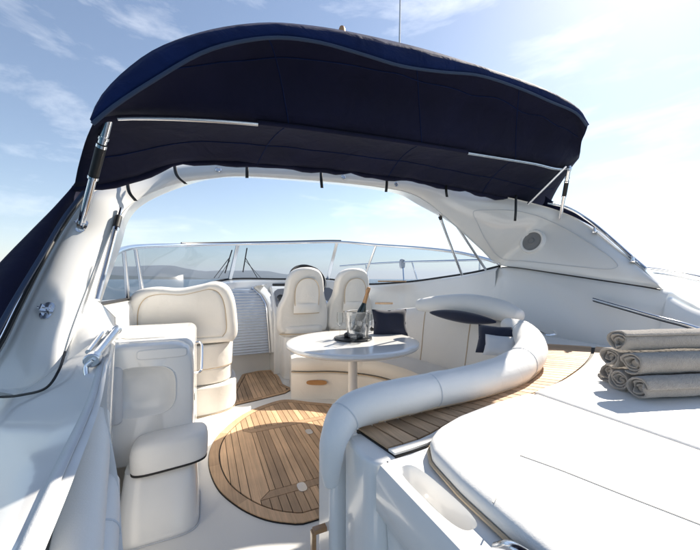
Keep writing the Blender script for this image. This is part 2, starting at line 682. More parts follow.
# fin between the coaming and the arch foot, small vent panel behind it
fr0 = [crs(r_, 6) for r_ in ([V(-0.6277, 1.9015, 0.8544), V(-0.5952, 1.9856, 1.0172), V(-0.5697, 2.0619, 1.1411), V(-0.5535, 2.1095, 1.1944)], [V(-0.4449, 1.5874, 0.8708), V(-0.4742, 1.8645, 0.9906), V(-0.5024, 2.0752, 1.0953), V(-0.5193, 2.1818, 1.1507)],
                            [V(-0.3344, 1.4052, 0.8974), V(-0.3722, 1.7301, 0.9406), V(-0.4410, 2.0912, 1.0097), V(-0.4872, 2.3100, 1.0684)])]
bm = B()
sheet(bm, [crs([fr0[0][i], fr0[1][i], fr0[2][i]], 6) for i in range(len(fr0[0]))])
obj('coaming_fin', bm, 'gelcoat', yacht, angle=60, solid=.02)
bm = B()
prism(bm, [V(-0.6478, 2.2184, 1.1852), V(-0.6384, 2.3790, 1.4722), V(-0.6053, 2.4188, 1.5864), V(-0.5697, 2.4575, 1.5562), V(-0.5887, 2.4112, 1.2634), V(-0.6006, 2.3068, 1.1092)], (-.015, .03, 0))
vp = obj('vent_panel', bm, 'gelcoat', yacht, bevel=(.008, 2))
bm = B()
for k in range(11):
    f = k / 10
    p = V(-0.5991, 2.3940, 1.5171).lerp(V(-0.6018, 2.3293, 1.3526), f)
    tube(bm, [p + V(-.012, -.004, 0), p + V(.014, -.012, .004)], .0035, 6)
obj('vent_louvre', bm, 'dark_plastic', vp)


# ---- teak
def teak_area(parent, name, outline, z, pitch, border, hatch=None, mat='teak', axis=0, gap=.0045, label=None):
    """caulked slab with single planks; outline is a closed list of (x, y)"""
    n = len(outline)
    ar = sum(outline[i - 1][0] * outline[i][1] - outline[i][0] * outline[i - 1][1] for i in range(n))
    if ar < 0:
        outline = outline[::-1]
    bm = B()
    prism(bm, [(x, y, z - .012) for x, y in outline], (0, 0, .010))
    slab = obj(name, bm, 'caulk', parent, smooth=False)
    if label:
        slab['label'] = label

    def inset(w):
        out = []
        for i in range(n):
            a, c = Vector(outline[i - 2 if i > 1 else i - 2]), Vector(outline[(i + 2) % n])
            tg = (c - a).normalized()
            out.append((outline[i][0] - tg.y * w, outline[i][1] + tg.x * w))
        return out
    zt = .0065

    def plank(poly, nm='plank'):
        if len(poly) < 3 or area(poly) < .0006:
            return
        bm = B()
        dz = rnd.uniform(-.0004, .0004)
        prism(bm, [(x, y, z - .001) for x, y in poly], (0, 0, zt + dz))
        cx = sum(p[0] for p in poly) / len(poly)
        cy = sum(p[1] for p in poly) / len(poly)
        obj(nm, bm, mat, slab, smooth=False)
    o0, o1 = inset(.005), inset(border)
    o2 = inset(border + gap * 2)
    segs = 10
    for s in range(segs):
        i0, i1 = round(n * s / segs), round(n * (s + 1) / segs)
        idx = [i % n for i in range(i0, i1 + 1)]
        poly = [o0[i] for i in idx] + [o1[i] for i in reversed(idx)]
        plank(poly, 'border_plank')
    lo = min(p[axis] for p in o2)
    hi = max(p[axis] for p in o2)
    x = lo
    while x < hi:
        a, c = x + gap / 2, x + pitch - gap / 2
        if axis == 0:
            rect = lambda y0, y1: cliprect(o2, a, c, y0, y1)
        else:
            rect = lambda y0, y1: cliprect(o2, y0, y1, a, c)
        if hatch and axis == 0:
            hx0, hx1, hy0, hy1 = hatch
            w = .062
            if c < hx0 - w or a > hx1 + w:
                plank(rect(-9, 9))
            else:
                plank(rect(-9, hy0 - w - gap))
                plank(rect(hy1 + w + gap, 9))
                q = cliprect(o2, max(a, hx0 + gap), min(c, hx1 - gap), hy0 + gap, hy1 - gap)
                plank(q)
                if a < hx0 - w - gap:
                    plank(cliprect(o2, a, min(c, hx0 - w - gap), hy0 - w - gap, hy1 + w + gap))
                if c > hx1 + w + gap:
                    plank(cliprect(o2, max(a, hx1 + w + gap), c, hy0 - w - gap, hy1 + w + gap))
        else:
            plank(rect(-9, 9))
        x += pitch
    if hatch:
        hx0, hx1, hy0, hy1 = hatch
        w = .062
        g = gap * .6
        plank([(hx0 - w, hy0 - w), (hx1 + w, hy0 - w), (hx1 - g, hy0), (hx0 + g, hy0)], 'hatch_frame')
        plank([(hx0 - w, hy1 + w), (hx0 + g, hy1), (hx1 - g, hy1), (hx1 + w, hy1 + w)], 'hatch_frame')
        plank([(hx0 - w, hy0 - w + g * 2), (hx0, hy0 + g * 2), (hx0, hy1 - g * 2), (hx0 - w, hy1 + w - g * 2)], 'hatch_frame')
        plank([(hx1 + w, hy0 - w + g * 2), (hx1 + w, hy1 + w - g * 2), (hx1, hy1 - g * 2), (hx1, hy0 + g * 2)], 'hatch_frame')
    return slab


pts = [V(0.5179, 1.6376, 0.0000), V(0.4127, 1.6703, 0.0000), V(0.2839, 1.7676, 0.0000), V(0.1652, 1.9298, 0.0000), V(0.0670, 2.1569, 0.0000), V(0.0246, 2.4733, 0.0000), V(0.0637, 2.7585, 0.0000),
       V(0.1733, 2.9892, 0.0000), V(0.3578, 3.2233, 0.0000), V(0.6017, 3.3685, 0.0000), V(0.7967, 3.3996, 0.0000), V(1.02, 3.22, 0), V(1.3, 2.98, 0), V(1.48, 2.6, 0),
       V(1.45, 2.15, 0), V(1.2, 1.82, 0), V(.85, 1.66, 0)]
outl = [(p.x, p.y) for p in resample(crs([V(p.x, p.y, 0) for p in pts], 8, closed=True) + [V(pts[0].x, pts[0].y, 0)], 121)[:-1]]
main_teak = teak_area(yacht, 'teak_inlay', outl, .0065, .049, .070, hatch=(.36, 1.10, 1.97, 2.78),
                      label='large rounded teak inlay with flush hatch in the cockpit sole')
# flush latches on the hatch
for p in (V(0.5505, 1.9237, 0.0200), V(0.8033, 2.5953, 0.0200)):
    bm = B()
    prism(bm, [(p.x + x, p.y + y, .0118) for x, y in superrect(0, 0, .028, .045, 20, 3)], (0, 0, .004))
    obj('hatch_latch', bm, 'alloy', yacht)

pts = [V(0.2002, 3.4527, 0.0000), V(0.3045, 3.9430, 0.0000), V(0.4662, 4.5497, 0.0000), V(0.6884, 4.6286, 0.0000), V(0.8770, 4.5967, 0.0000), V(0.9033, 4.2533, -0.0000), V(0.8798, 3.9119, 0.0000),
       V(0.9510, 3.7038, 0.0000), V(0.8315, 3.5964, 0.0000), V(0.5123, 3.5138, 0.0000)]
outl2 = [(p.x, p.y) for p in resample([V(p.x, p.y, 0) for p in pts + [pts[0]]], 61)[:-1]]
teak_area(yacht, 'teak_mat', outl2, .0065, .049, .045, label='smaller teak inlay between the port seat and the helm')

# aft deck strip between settee bolster and sun pad
DECK_Z = .8235
front = [V(.44, .915, 0), V(.62, .925, 0), V(.85, .94, 0), V(1.1, .975, 0), V(1.4, 1.05, 0), V(1.7, 1.19, 0), V(1.95, 1.42, 0), V(2.12, 1.68, 0)]
rear = [V(.47, .735, 0), V(.60, .745, 0), V(.76, .80, 0), V(1.0, .835, 0), V(1.4, .89, 0), V(1.75, .98, 0), V(2.15, 1.10, 0), V(2.55, 1.25, 0)]
bm = B()
fr, rr = rail(front, 40), rail(rear, 40)
o = [(p.x, p.y) for p in fr] + [(p.x, p.y) for p in reversed(rr)]
prism(bm, [(x, y, DECK_Z - .012) for x, y in o], (0, 0, .010))
strip = obj('deck_teak', bm, 'caulk', yacht, smooth=False)
strip['label'] = 'curved teak strip between the settee bolster and the sun pad'
N = 38
fr, rr = rail(front, N + 1), rail(rear, N + 1)
for k in range(N):
    a0, a1, b0, b1 = fr[k], fr[k + 1], rr[k], rr[k + 1]
    e = .0035 / max(.02, (a1 - a0).length)
    a0, a1 = a0.lerp(a1, e), a1.lerp(a0, e)
    e = .0035 / max(.02, (b1 - b0).length)
    b0, b1 = b0.lerp(b1, e), b1.lerp(b0, e)
    c0, c1 = a0.lerp(b0, .03), a1.lerp(b1, .03)
    d0, d1 = a0.lerp(b0, .80), a1.lerp(b1, .80)
    bm = B()
    prism(bm, [(p.x, p.y, DECK_Z - .001) for p in (c0, c1, d1, d0)], (0, 0, .0065))
    obj('plank', bm, 'teak', strip, smooth=False)
for k in range(0, N, 3):
    q0, q1 = k, min(k + 3, N)
    poly = []
    for i in range(q0, q1 + 1):
        poly.append(fr[i].lerp(rr[i], .84))
    for i in range(q1, q0 - 1, -1):
        poly.append(fr[i].lerp(rr[i], .985))
    bm = B()
    prism(bm, [(p.x, p.y, DECK_Z - .001) for p in poly], (0, 0, .0065))
    obj('border_plank', bm, 'nonslip' if k < 6 else 'teak_cross', strip, smooth=False)

# aft moulding: deck block under strip and sun pad, with rim, recess, scoop
bm = B()
SX = .405
prof = [(SX + .035, -.005), (SX + .035, .60), (SX + .03, .66), (SX + .008, .69), (SX, .70), (SX, .79), (SX + .012, .815), (SX + .03, .8205)]
ys = [-.75, -.3, 0, .2, .4, .6, .70, .725]
rows = [[V(x, y, z) for x, z in prof] for y in ys]
G = sheet(bm, rows)
capface(bm, G[-1] + [bm.verts.new(V(SX + .3, .725, .82)), bm.verts.new(V(SX + .3, .725, -.005))])
# top skin with the scoop
N = 44
sc = [(x, y) for x, y in superrect(.468, .575, .031, .115, N, 3.2)]
outr = []
for x, y in sc:
    dx, dy = x - .468, y - .575
    f = min((.0330 if dx < 0 else .105) / max(abs(dx), 1e-6), (.15 if dy > 0 else .25) / max(abs(dy), 1e-6))
    outr.append((.468 + dx * f, .575 + dy * f))
r0 = [V(x, y, .8205) for x, y in outr]
r1 = [V(x, y, .8205) for x, y in sc]
r2 = [V(.468 + (x - .468) * .93, .575 + (y - .575) * .97, .813) for x, y in sc]
r3 = [V(.468 + (x - .468) * .82, .575 + (y - .575) * .92, .785 - .012 * (1 if y < .565 else .2)) for x, y in sc]
r4 = [V(.468 + (x - .468) * .55, .575 + (y - .575) * .85, .772 - .012 * (1 if y < .565 else .2)) for x, y in sc]
G = sheet(bm, [r0, r1, r2, r3, r4], close_v=True)
capface(bm, G[-1])
sheet(bm, [[V(SX + .028, -.75, .8203), V(SX + .028, .33, .8203)], [V(1.2, -.75, .8203), V(1.2, .33, .8203)]])
sheet(bm, [[V(.56, .33, .8201), V(.56, .727, .8201)], [V(2.62, .33, .8201), V(2.62, .727, .8201)]])
sheet(bm, [[V(1.1, -.75, .8199), V(1.1, .34, .8199)], [V(2.62, -.75, .8199), V(2.62, .34, .8199)]])
obj('sun_pad_base', bm, 'gelcoat', yacht, angle=40)
bm = B()
px = [(SX - .012, .905), (SX - .012, .78), (SX - .002, .745), (SX + .02, .728)]
prism(bm, [(x, y, -.004) for x, y in px] + [(2.66, .728, -.004), (2.66, 1.9, -.004), (2.2, 1.9, -.004), (1.6, 1.1, -.004), (1.2, .95, -.004), (.8, .925, -.004)], (0, 0, .821))
obj('aft_deck', bm, 'gelcoat', yacht, bevel=(.016, 4))

# grab handle on the port coaming
gh = thing('grab_handle', V(-0.3998, 1.5009, 0.9775), 'chrome grab handle on the white port coaming below the arch', 'handle')
bm = B()
a, c = V(-0.3891, 1.5181, 0.9912), V(-0.4016, 1.9633, 1.0418)
tube(bm, [a, c], .016, 16)
obj('bar', bm, 'alloy', gh)
bm = B()
tube(bm, [a + (a - c).normalized() * .012, a + (c - a).normalized() * .03], .027, 18)
obj('collar', bm, 'alloy', gh, bevel=(.004, 2))
bm = B()
tube(bm, [c, c + (c - a).normalized() * .04 + V(-.02, .02, -.01)], .022, 16)
obj('collar', bm, 'alloy', gh, bevel=(.004, 2))
bm = B()
tube(bm, crs([V(-0.3828, 1.4932, 0.9925), V(-0.3999, 1.4900, 0.9728), V(-0.3932, 1.4759, 0.9349), V(-0.3864, 1.4729, 0.9165)], 6), .008, 10)
obj('latch_pin', bm, 'chrome', gh)
bm = B()
tube(bm, [V(-0.4671, 2.0152, 1.0335), V(-0.4294, 1.6243, 1.0034)], .010, 10)
obj('back_bar', bm, 'alloy', gh)

# rub strip and deck rail on the starboard coaming
bm = B()
pA = crs([V(2.7532, 1.4817, 1.1444), V(2.7344, 1.2649, 1.0929), V(2.7285, 1.0698, 1.0435), V(2.7147, 0.9223, 1.0114), V(2.7171, 0.7399, 0.9456)], 8)
tube(bm, pA, .012, 12)
o = obj('rub_strip', bm, 'chrome', yacht)
bm = B()
tube(bm, [p + V(.006, 0, -.013) for p in pA], .008, 8)
obj('rub_strip_seal', bm, 'rubber', yacht)
dr = thing('deck_rail', V(3.6931, 1.5039, 1.3906), 'thin steel safety rail along the outer starboard side deck aft of the arch', 'rail')
bm = B()
tube(bm, crs([V(3.6561, 1.5757, 1.4106), V(3.5766, 1.3372, 1.3675), V(3.5249, 1.1410, 1.3156), V(3.4773, 0.8330, 1.2106)], 6), .011, 10)
obj('top_rail', bm, 'chrome', dr)
bm = B()
tube(bm, crs([V(3.7232, 1.5451, 1.3645), V(3.5919, 1.3302, 1.3337), V(3.5249, 1.1410, 1.2844), V(3.4773, 0.8330, 1.1763)], 6), .008, 10)
obj('lower_rail', bm, 'alloy', dr)
bm = B()
tube(bm, [V(3.5020, 0.9536, 1.2638), V(3.5020, 0.9536, 0.8578)], .01, 10)
obj('stanchion', bm, 'chrome', dr)

# teak steps by the helm
for (p, L, r) in ((V(2.4303, 3.8927, 1.2573), .40, -.5), (V(2.1989, 3.7234, 0.9641), .24, -.2)):
    q = Matrix.Rotation(-YAW + r * .3, 3, 'Z')
    bm = B()
    prism(bm, [p + q @ V(x, y, 0) for x, y in superrect(0, 0, L / 2, .07, 24, 3)], (0, 0, .02))
    obj('teak_step', bm, 'teak_cross', yacht)

# companionway shutter beside the helm
sh = thing('companionway_door', (.6, 4.55, 0), 'pale blue ribbed sliding companionway shutter beside the helm console', 'door')
bm = B()
rows = []
nr = 48
for k in range(nr + 1):
    f = k / nr
    z = .30 + f * .88
    y = 4.42 + .22 * max(0, f - .45) ** 2 / .3
    off = .014 * (1 if k % 2 else 0)
    x0 = .30 + .04 * f
    x1 = .80 - .06 * f - .16 * max(0, f - .7) ** 2 / .09 * .9
    rows.append([V(x0 + (x1 - x0) * j / 6, y + off, z) for j in range(7)])
sheet(bm, rows)
obj('ribbed_panel', bm, 'shutter_blue', sh, smooth=False, solid=.01)
bm = B()
tube(bm, [V(r[-1].x + .012, r[-1].y - .012, r[-1].z) for r in rows[::6]], .012, 8)
obj('side_track', bm, 'alloy', sh)
bm = B()
pp = [V(r[-1].x + .03, r[-1].y - .01, r[-1].z) for r in rows[::6]] + [V(.66, 4.52, 1.21)]
qq = [p + V(.15, .06, .02) for p in pp]
ww = [V(p.x, p.y + .5, p.z) for p in pp]
xx = [V(p.x, p.y + .5, p.z) for p in qq]
sheet(bm, [ww, pp, [p.lerp(q, .2) + V(0, -.035, 0) for p, q in zip(pp, qq)], [p.lerp(q, .8) + V(0, -.035, 0) for p, q in zip(pp, qq)], qq, xx])
obj('door_surround', bm, 'gelcoat', sh, angle=50)

# ------------------------------------------------------------------ radar arch
AL = [V(-0.7110, 1.8000, 0.8173), V(-0.6311, 1.8200, 0.8337), V(-0.5968, 1.8500, 0.9006), V(-0.5785, 1.9300, 1.0583), V(-0.5515, 2.0400, 1.2441), V(-0.5122, 2.1900, 1.4892), V(-0.4684, 2.2900, 1.6543), V(-0.4005, 2.4200, 1.8026),
      V(-0.2157, 2.5380, 1.9591), V(0.0390, 2.5648, 2.0491), V(0.3219, 2.5677, 2.1028), V(0.9804, 2.5643, 2.1391), V(1.4700, 2.5610, 2.1452), V(1.8028, 2.5632, 2.1277),
      V(2.0732, 2.5718, 2.0400), V(2.4371, 2.5708, 1.8130), V(2.6904, 2.5433, 1.6323), V(2.9145, 2.5181, 1.4750), V(2.8828, 2.2249, 1.4207), V(2.9040, 1.5118, 1.3000), V(2.9372, 1.2659, 1.2556),
      V(2.9229, 1.1406, 1.2367)]
AU = [V(-0.9026, 1.8400, 0.8328), V(-0.8725, 1.8500, 0.8622), V(-0.8005, 1.8800, 1.0070), V(-0.7674, 1.9600, 1.1718), V(-0.7289, 2.0800, 1.3845), V(-0.6910, 2.2200, 1.5925), V(-0.6410, 2.3200, 1.7556), V(-0.5761, 2.4000, 1.8653),
      V(-0.3923, 2.5415, 2.0323), V(-0.0279, 2.5952, 2.1666), V(0.3258, 2.5989, 2.2297), V(0.9840, 2.5737, 2.2711), V(1.6706, 2.5355, 2.2656), V(2.1125, 2.4990, 2.2450),
      V(2.5030, 2.4309, 2.2039), V(2.7830, 2.2484, 2.1100), V(2.9428, 2.0656, 2.0169), V(3.0356, 1.9135, 1.9281), V(3.0864, 1.7254, 1.7809), V(3.0375, 1.4730, 1.5519), V(2.9992, 1.2926, 1.3908),
      V(2.9359, 1.1676, 1.2715)]
OFF = [(.0, .26, 0)] * 3 + [(.02, .30, .01)] * 3 + [(0, .32, .04)] * 3 + [(0, .30, .065)] * 4 + [(.05, .28, .06)] * 2 + [(.16, .12, .02)] * 3 + [(.2, .04, 0)] * 4
aL, aU, aO = crs(AL, 10), crs(AU, 10), crs([Vector(o) for o in OFF], 10)


def arch_pt(s, t, lift=0.0):
    """a point on the inner face: s counts the stations along the arch, t runs from lower to upper edge"""
    i = min(int(s * 10), len(aL) - 2)
    f = s * 10 - i
    lo, hi = aL[i].lerp(aL[i + 1], f), aU[i].lerp(aU[i + 1], f)
    p = lo.lerp(hi, t)
    j = min(i + 1, len(aL) - 1)
    nrm = (aL[j].lerp(aU[j], t) - aL[i].lerp(aU[i], t)).cross(hi - lo).normalized()
    if nrm.dot(V(0, 0, 1.3) - p) < 0:
        nrm = -nrm
    bulge = .03 * math.sin(math.pi * t) * min(1, (hi - lo).length / .35)
    return p + nrm * (bulge + lift), nrm


arch = thing('radar_arch', (1.17, 1.8, 1.2), 'white moulded radar arch sweeping over the cockpit above both coamings', 'arch')
rows = []
T = [0, .04, .12, .3, .5, .7, .88, .96, 1]
for i in range(len(aL)):
    s = i / 10
    ring = []
    for t_ in T:
        p, nrm = arch_pt(min(s, len(AL) - 1.001), t_)
        edge = .022 * (1 - min(1, 4 * t_ * 4 * .25) ** .5) if t_ < .25 else (.022 * (1 - min(1, 4 * (1 - t_)) ** .5) if t_ > .75 else 0)
        ring.append(p - nrm * edge)
    lo, hi, of = aL[i], aU[i], aO[i]
    ring += [hi + of * .06 + (hi - lo) * .012, hi + of * .3 + (hi - lo) * .02, hi + of * .8 + (hi - lo) * .01, hi + of, lo + of, lo + of * .85 - (hi - lo) * .01, lo + of * .3 - (hi - lo) * .02, lo + of * .06 - (hi - lo) * .012]
    rows.append(ring)
bm = B()
G = sheet(bm, rows, close_v=True)
capface(bm, G[0])
capface(bm, G[-1])
obj('arch_moulding', bm, 'gelcoat', arch, angle=60)
# dark joint under the arch ends
bm = B()
tube(bm, [p + V(-.012, 0, -.004) for p in crs([V(2.8892, 2.4197, 1.4275), V(2.8649, 2.2110, 1.4150), V(2.8872, 1.5030, 1.2960), V(2.9187, 1.2579, 1.2522), V(2.9099, 1.1355, 1.2300)], 8)], .005, 8)
obj('joint_seal', bm, 'rubber', arch)
bm = B()
tube(bm, crs([V(-0.8536, 1.7400, 0.8505), V(-0.7324, 1.7200, 0.8348), V(-0.6441, 1.6600, 0.8493), V(-0.5519, 1.6000, 0.8820), V(-0.5260, 1.6400, 0.9376), V(-0.5506, 1.7800, 0.9826)], 8), .005, 8)
obj('joint_seal', bm, 'rubber', arch)
# moulded panel line on the starboard leg
bm = B()
loop = [(14.7, .45), (15.3, .74), (16.2, .84), (17.2, .85), (18.2, .82), (18.9, .72), (19.25, .52), (19.1, .32), (18.6, .2), (17.9, .13), (17.2, .10), (16.2, .12), (15.3, .25)]
path = [arch_pt(s, t_, .001)[0] for s, t_ in [(p.x, p.y) for p in crs([V(a, b2) for a, b2 in loop], 8, closed=True)]]
tube(bm, path + [path[0]], .0028, 6, cap=False)
obj('panel_groove', bm, 'vinyl_grey', arch)
# lamp recess under the arch top
for s in (9.3, 11.2, 12.2):
    p, nrm = arch_pt(s, .35, .002)
    bm = B()
    lathe(bm, [(.0, .0), (.014, .0), (.017, .004), (.022, .0), (.022, -.01)], p, 18, disc_matrix(nrm), False)
    obj('courtesy_light', bm, 'alloy', arch)
# loudspeaker
p, nrm = arch_pt(17.45, .5, .022)
sp = thing('loudspeaker', p, 'round grey loudspeaker set in the starboard arch leg', 'loudspeaker')
mt = disc_matrix(nrm)
bm = B()
lathe(bm, [(.078, -.06), (.124, -.06), (.120, .002), (.112, .014), (.096, .012), (.090, .004)], p, 40, mt, False)
obj('trim_ring', bm, 'gelcoat', sp)
bm = B()
lathe(bm, [(.0005, .018), (.03, .017), (.034, .010), (.06, .006), (.088, .004), (.094, .008), (.094, -.02)], p, 40, mt, False)
obj('grille', bm, 'speaker_grey', sp)
bm = B()
tube(bm, [p + mt @ V(.026 * math.cos(a), .026 * math.sin(a), .018) for a in [k * math.pi / 10 for k in range(21)]], .002, 6, cap=False)
obj('dust_cap_ring', bm, 'dash_grey', sp)
# outer chrome tracks
bm = B()
pA = [arch_pt(s / 4, 1.0)[0] + V(-.012, -.012, .006) for s in range(4, 26)]
tube(bm, pA, .011, 10)
obj('canopy_track', bm, 'chrome', arch)
bm = B()
tube(bm, [p + V(.016, -.006, -.004) for p in pA], .008, 8)
obj('track_seal', bm, 'rubber', arch)
bm = B()
pB = crs([V(3.0505, 2.0385, 2.0410), V(3.1245, 1.8949, 1.9701), V(3.1818, 1.7369, 1.8256), V(3.1544, 1.5516, 1.6400), V(3.0658, 1.3722, 1.4733), V(3.0405, 1.2738, 1.3756)], 8)
tube(bm, pB, .013, 10)
obj('canopy_track', bm, 'chrome', arch)
# feet and fittings
for s, t_ in ((3.15, .50), (5.15, .60)):
    p, nrm = arch_pt(s, t_, .0)
    e = (arch_pt(s + .3, t_)[0] - p).normalized()
    sd_ = nrm.cross(e)
    bm = B()
    prism(bm, [p + e * x + sd_ * y for x, y in superrect(0, 0, .042, .022, 20, 3)], nrm * .006)
    for k in (-1, 1):
        prism(bm, [p + sd_ * .012 * k + e * x + nrm * z + sd_ * .003 * k for x, z in ((-.02, .006), (.02, .006), (.014, .045), (-.014, .045))], sd_ * .005)
    tube(bm, [p + nrm * .032 - sd_ * .03, p + nrm * .032 + sd_ * .03], .005, 8)
    obj('strut_bracket', bm, 'chrome', arch, smooth=False)
for s, t_ in ((18.35, 1.0), (19.7, 1.0)):
    p, nrm = arch_pt(s, t_, .01)
    bm = B()
    lathe(bm, [(.02, -.01), (.022, .0), (.012, .006), (.009, .03), (.013, .036), (.0, .04)], p, 14)
    obj('strut_foot', bm, 'chrome', arch)

# gas struts at the two inner corners of the arch
def gas_strut(a, c, lab, k=.24):
    st = thing('gas_strut', c, lab, 'strut')
    d = c - a
    bm = B()
    tube(bm, [a + d * k, c], .014, 12)
    obj('cylinder', bm, 'alloy', st)
    bm = B()
    tube(bm, [a + d * .10, a + d * k], .018, 12)
    obj('grip', bm, 'rubber', st, bevel=(.004, 2))
    bm = B()
    tube(bm, [a, a + d * .11], .008, 10)
    obj('rod', bm, 'chrome', st)
    bm = B()
    tube(bm, [a + d * (k + .0), a + d * (k + .04)], .0165, 12)
    obj('collar', bm, 'chrome', st)


gas_strut(V(-0.4564, 2.3290, 1.7282), V(-0.5059, 2.0548, 1.1911), 'steel support strut with black grip at the port end of the windshield')
gas_strut(V(2.1849, 2.6308, 2.0219), V(2.7274, 2.8451, 1.3465), 'steel support strut with black grip inside the starboard arch leg', .14)
bm = B()
tube(bm, [V(2.2787, 2.5880, 2.0012), V(2.9012, 2.6561, 1.4018)], .014, 12)
o = obj('support_pole', bm, 'alloy', None, loc=V(2.9442, 2.7243, 1.4503))
tag(o, 'plain steel support pole slanting beside the starboard gas strut', 'pole')

# ------------------------------------------------------------------ windshield
ws = thing('windshield', (1.17, 5.0, 1.2), 'wraparound tinted windshield with polished frame ahead of the helm', 'windshield')
cuts = [0, 10, 15, 40, 60, 70, 110]
for a, c in zip(cuts, cuts[1:]):
    bm = B()
    idx = range(a, c + 1)
    sheet(bm, [[wb[i] for i in idx], [wb[i].lerp(wtp[i], .5) for i in idx], [wtp[i] for i in idx]])
    obj('pane', bm, 'tinted_glass', ws, angle=0)
for i in cuts[1:-1]:
    bm = B()
    tg = (wb[min(i + 1, 110)] - wb[i - 1]).normalized()
    w = .028 if i in (40, 60) else .02
    up_ = (wtp[i] - wb[i])
    nrm = tg.cross(up_).normalized() * .014
    prism(bm, [wb[i] - tg * w - nrm, wb[i] + tg * w - nrm, wtp[i] + tg * w * .85 - nrm, wtp[i] - tg * w * .85 - nrm], nrm * 2)
    obj('mullion', bm, 'alloy', ws, bevel=(.005, 2))
bm = B()
tube(bm, wtp, .022, 12)
obj('top_frame', bm, 'chrome', ws)
bm = B()
tube(bm, [p + V(0, 0, .024) for p in wtp[28:62]], .010, 8)
obj('top_seal', bm, 'dark_plastic', ws)
bm = B()
tube(bm, wb, .013, 8)
obj('base_seal', bm, 'rubber', ws)
# wipers outside the glass
for (t0, t1, a0, a1, lab) in ((V(0.3736, 5.0168, 1.7277), V(0.2879, 5.2097, 1.3911), V(0.3482, 5.0503, 1.6259), V(0.1328, 5.1595, 1.3148), 'black windshield wiper on the pane left of the central mullion'),
                              (V(0.5907, 5.0607, 1.7698), V(0.5543, 5.2641, 1.4098), V(0.5689, 5.1256, 1.6369), V(0.7838, 5.2694, 1.3000), 'black windshield wiper on the pane right of the central mullion')):
    w = thing('windshield_wiper', a1, lab, 'wiper', 'wipers on the windshield')
    bm = B()
    tube(bm, [t0, t1], .009, 8)
    obj('blade', bm, 'rubber', w)
    bm = B()
    tube(bm, [a0, a1], .006, 8)
    obj('arm', bm, 'dark_plastic', w)
    bm = B()
    tube(bm, [a0 + V(.0, 0, -.05), a1 + V(.06, 0, .0)], .004, 8)
    obj('link_arm', bm, 'dark_plastic', w)

# bow rail seen through the glass
br = thing('bow_rail', V(3.1500, 5.4878, 1.1819), 'steel bow rail on the side deck seen through the starboard panes', 'rail')
bm = B()
tube(bm, crs([V(2.8583, 6.8296, 1.6006), V(3.0373, 5.8689, 1.6094), V(3.2228, 4.7953, 1.6028), V(3.3531, 3.9666, 1.5813), V(3.4512, 3.2626, 1.5613), V(3.5924, 2.7586, 1.5375)], 6), .015, 10)
obj('top_rail', bm, 'chrome', br)
for p0, p1 in ((V(3.2505, 4.5629, 1.5922), V(3.3449, 4.4649, 1.1127)), (V(3.4512, 3.2626, 1.5613), V(3.4387, 3.2683, 1.2175)), (V(3.0373, 5.8689, 1.6094), V(3.0748, 5.8518, 1.0731))):
    bm = B()
    tube(bm, [p0, p1], .013, 10)
    obj('stanchion', bm, 'chrome', br)
bm = B()
pr = V(3.2228, 4.7953, 1.6028)
prism(bm, [pr + V(x, 0, z) for x, z in superrect(0, -.03, .05, .085, 20, 3)], (0, .05, 0))
obj('rail_fender_clip', bm, 'vinyl_grey', br, bevel=(.008, 2))
bm = B()
tube(bm, [pr + V(0, 0, -.1), V(3.1822, 4.7039, 1.2125)], .012, 8)
obj('stanchion', bm, 'chrome', br)

# ------------------------------------------------------------------ canopy
cn = thing('bimini_canopy', (1.1, 1.9, 2.1), 'dark navy fabric canopy stretched over the radar arch', 'canopy')
NU = 64
pip = rail([V(-0.3560, 1.4000, 1.8455), V(-0.2923, 1.4000, 1.9232), V(-0.1844, 1.4000, 2.0334), V(-0.0150, 1.4000, 2.1914), V(0.1355, 1.4000, 2.2851), V(0.3017, 1.4000, 2.3537), V(0.4860, 1.4000, 2.3882), V(0.6916, 1.4000, 2.3974),
            V(0.9225, 1.4000, 2.4026), V(1.1835, 1.4000, 2.4416), V(1.4809, 1.4000, 2.4978), V(1.8232, 1.4000, 2.5053), V(2.0950, 1.4000, 2.4919), V(2.3874, 1.4000, 2.4744), V(2.5162, 1.4000, 2.4080)], NU)
top = rail([V(-0.3694, 1.4300, 1.8704), V(-0.3433, 1.4300, 1.9555), V(-0.2679, 1.4300, 2.0736), V(-0.1553, 1.4300, 2.1967), V(0.0217, 1.4300, 2.3195), V(0.2212, 1.4300, 2.4144), V(0.3998, 1.4300, 2.4667), V(0.6517, 1.4300, 2.5130),
            V(1.0713, 1.4300, 2.5600), V(1.5127, 1.4300, 2.5837), V(1.9580, 1.4300, 2.5943), V(2.2142, 1.4300, 2.5831), V(2.3807, 1.4300, 2.5658), V(2.4976, 1.4300, 2.5269), V(2.5947, 1.4300, 2.4515)], NU)
bow = rail([V(-0.4527, 1.7800, 1.9936), V(-0.3829, 1.7800, 2.0487), V(-0.1513, 1.7800, 2.0980), V(0.1474, 1.7800, 2.1404), V(0.4115, 1.7800, 2.1672), V(0.6806, 1.7800, 2.1856), V(1.1728, 1.7800, 2.2148), V(1.8328, 1.7800, 2.2445),
            V(2.4372, 1.7800, 2.2700), V(2.8238, 1.7800, 2.2768), V(3.0941, 1.7800, 2.3976)], NU)
hem = rail([V(-0.6716, 2.3000, 1.8046), V(-0.5284, 2.3000, 1.8446), V(-0.3806, 2.3000, 1.9108), V(-0.1955, 2.3000, 2.0104), V(0.0960, 2.3000, 2.0731), V(0.4956, 2.3000, 2.1045), V(0.9626, 2.3000, 2.1333), V(1.5155, 2.3000, 2.1504), V(1.9442, 2.3000, 2.1426),
            V(2.7039, 2.3000, 2.1136), V(3.4250, 2.3000, 2.0575)], NU)


def wrinkle(p, amp, fx=2.6):
    return V(0, amp * noise.noise(V(p.x * fx, p.y * 5, p.z * 3)), amp * noise.noise(V(p.x * fx * 1.3 + 9, p.y * 4, 2.2)))


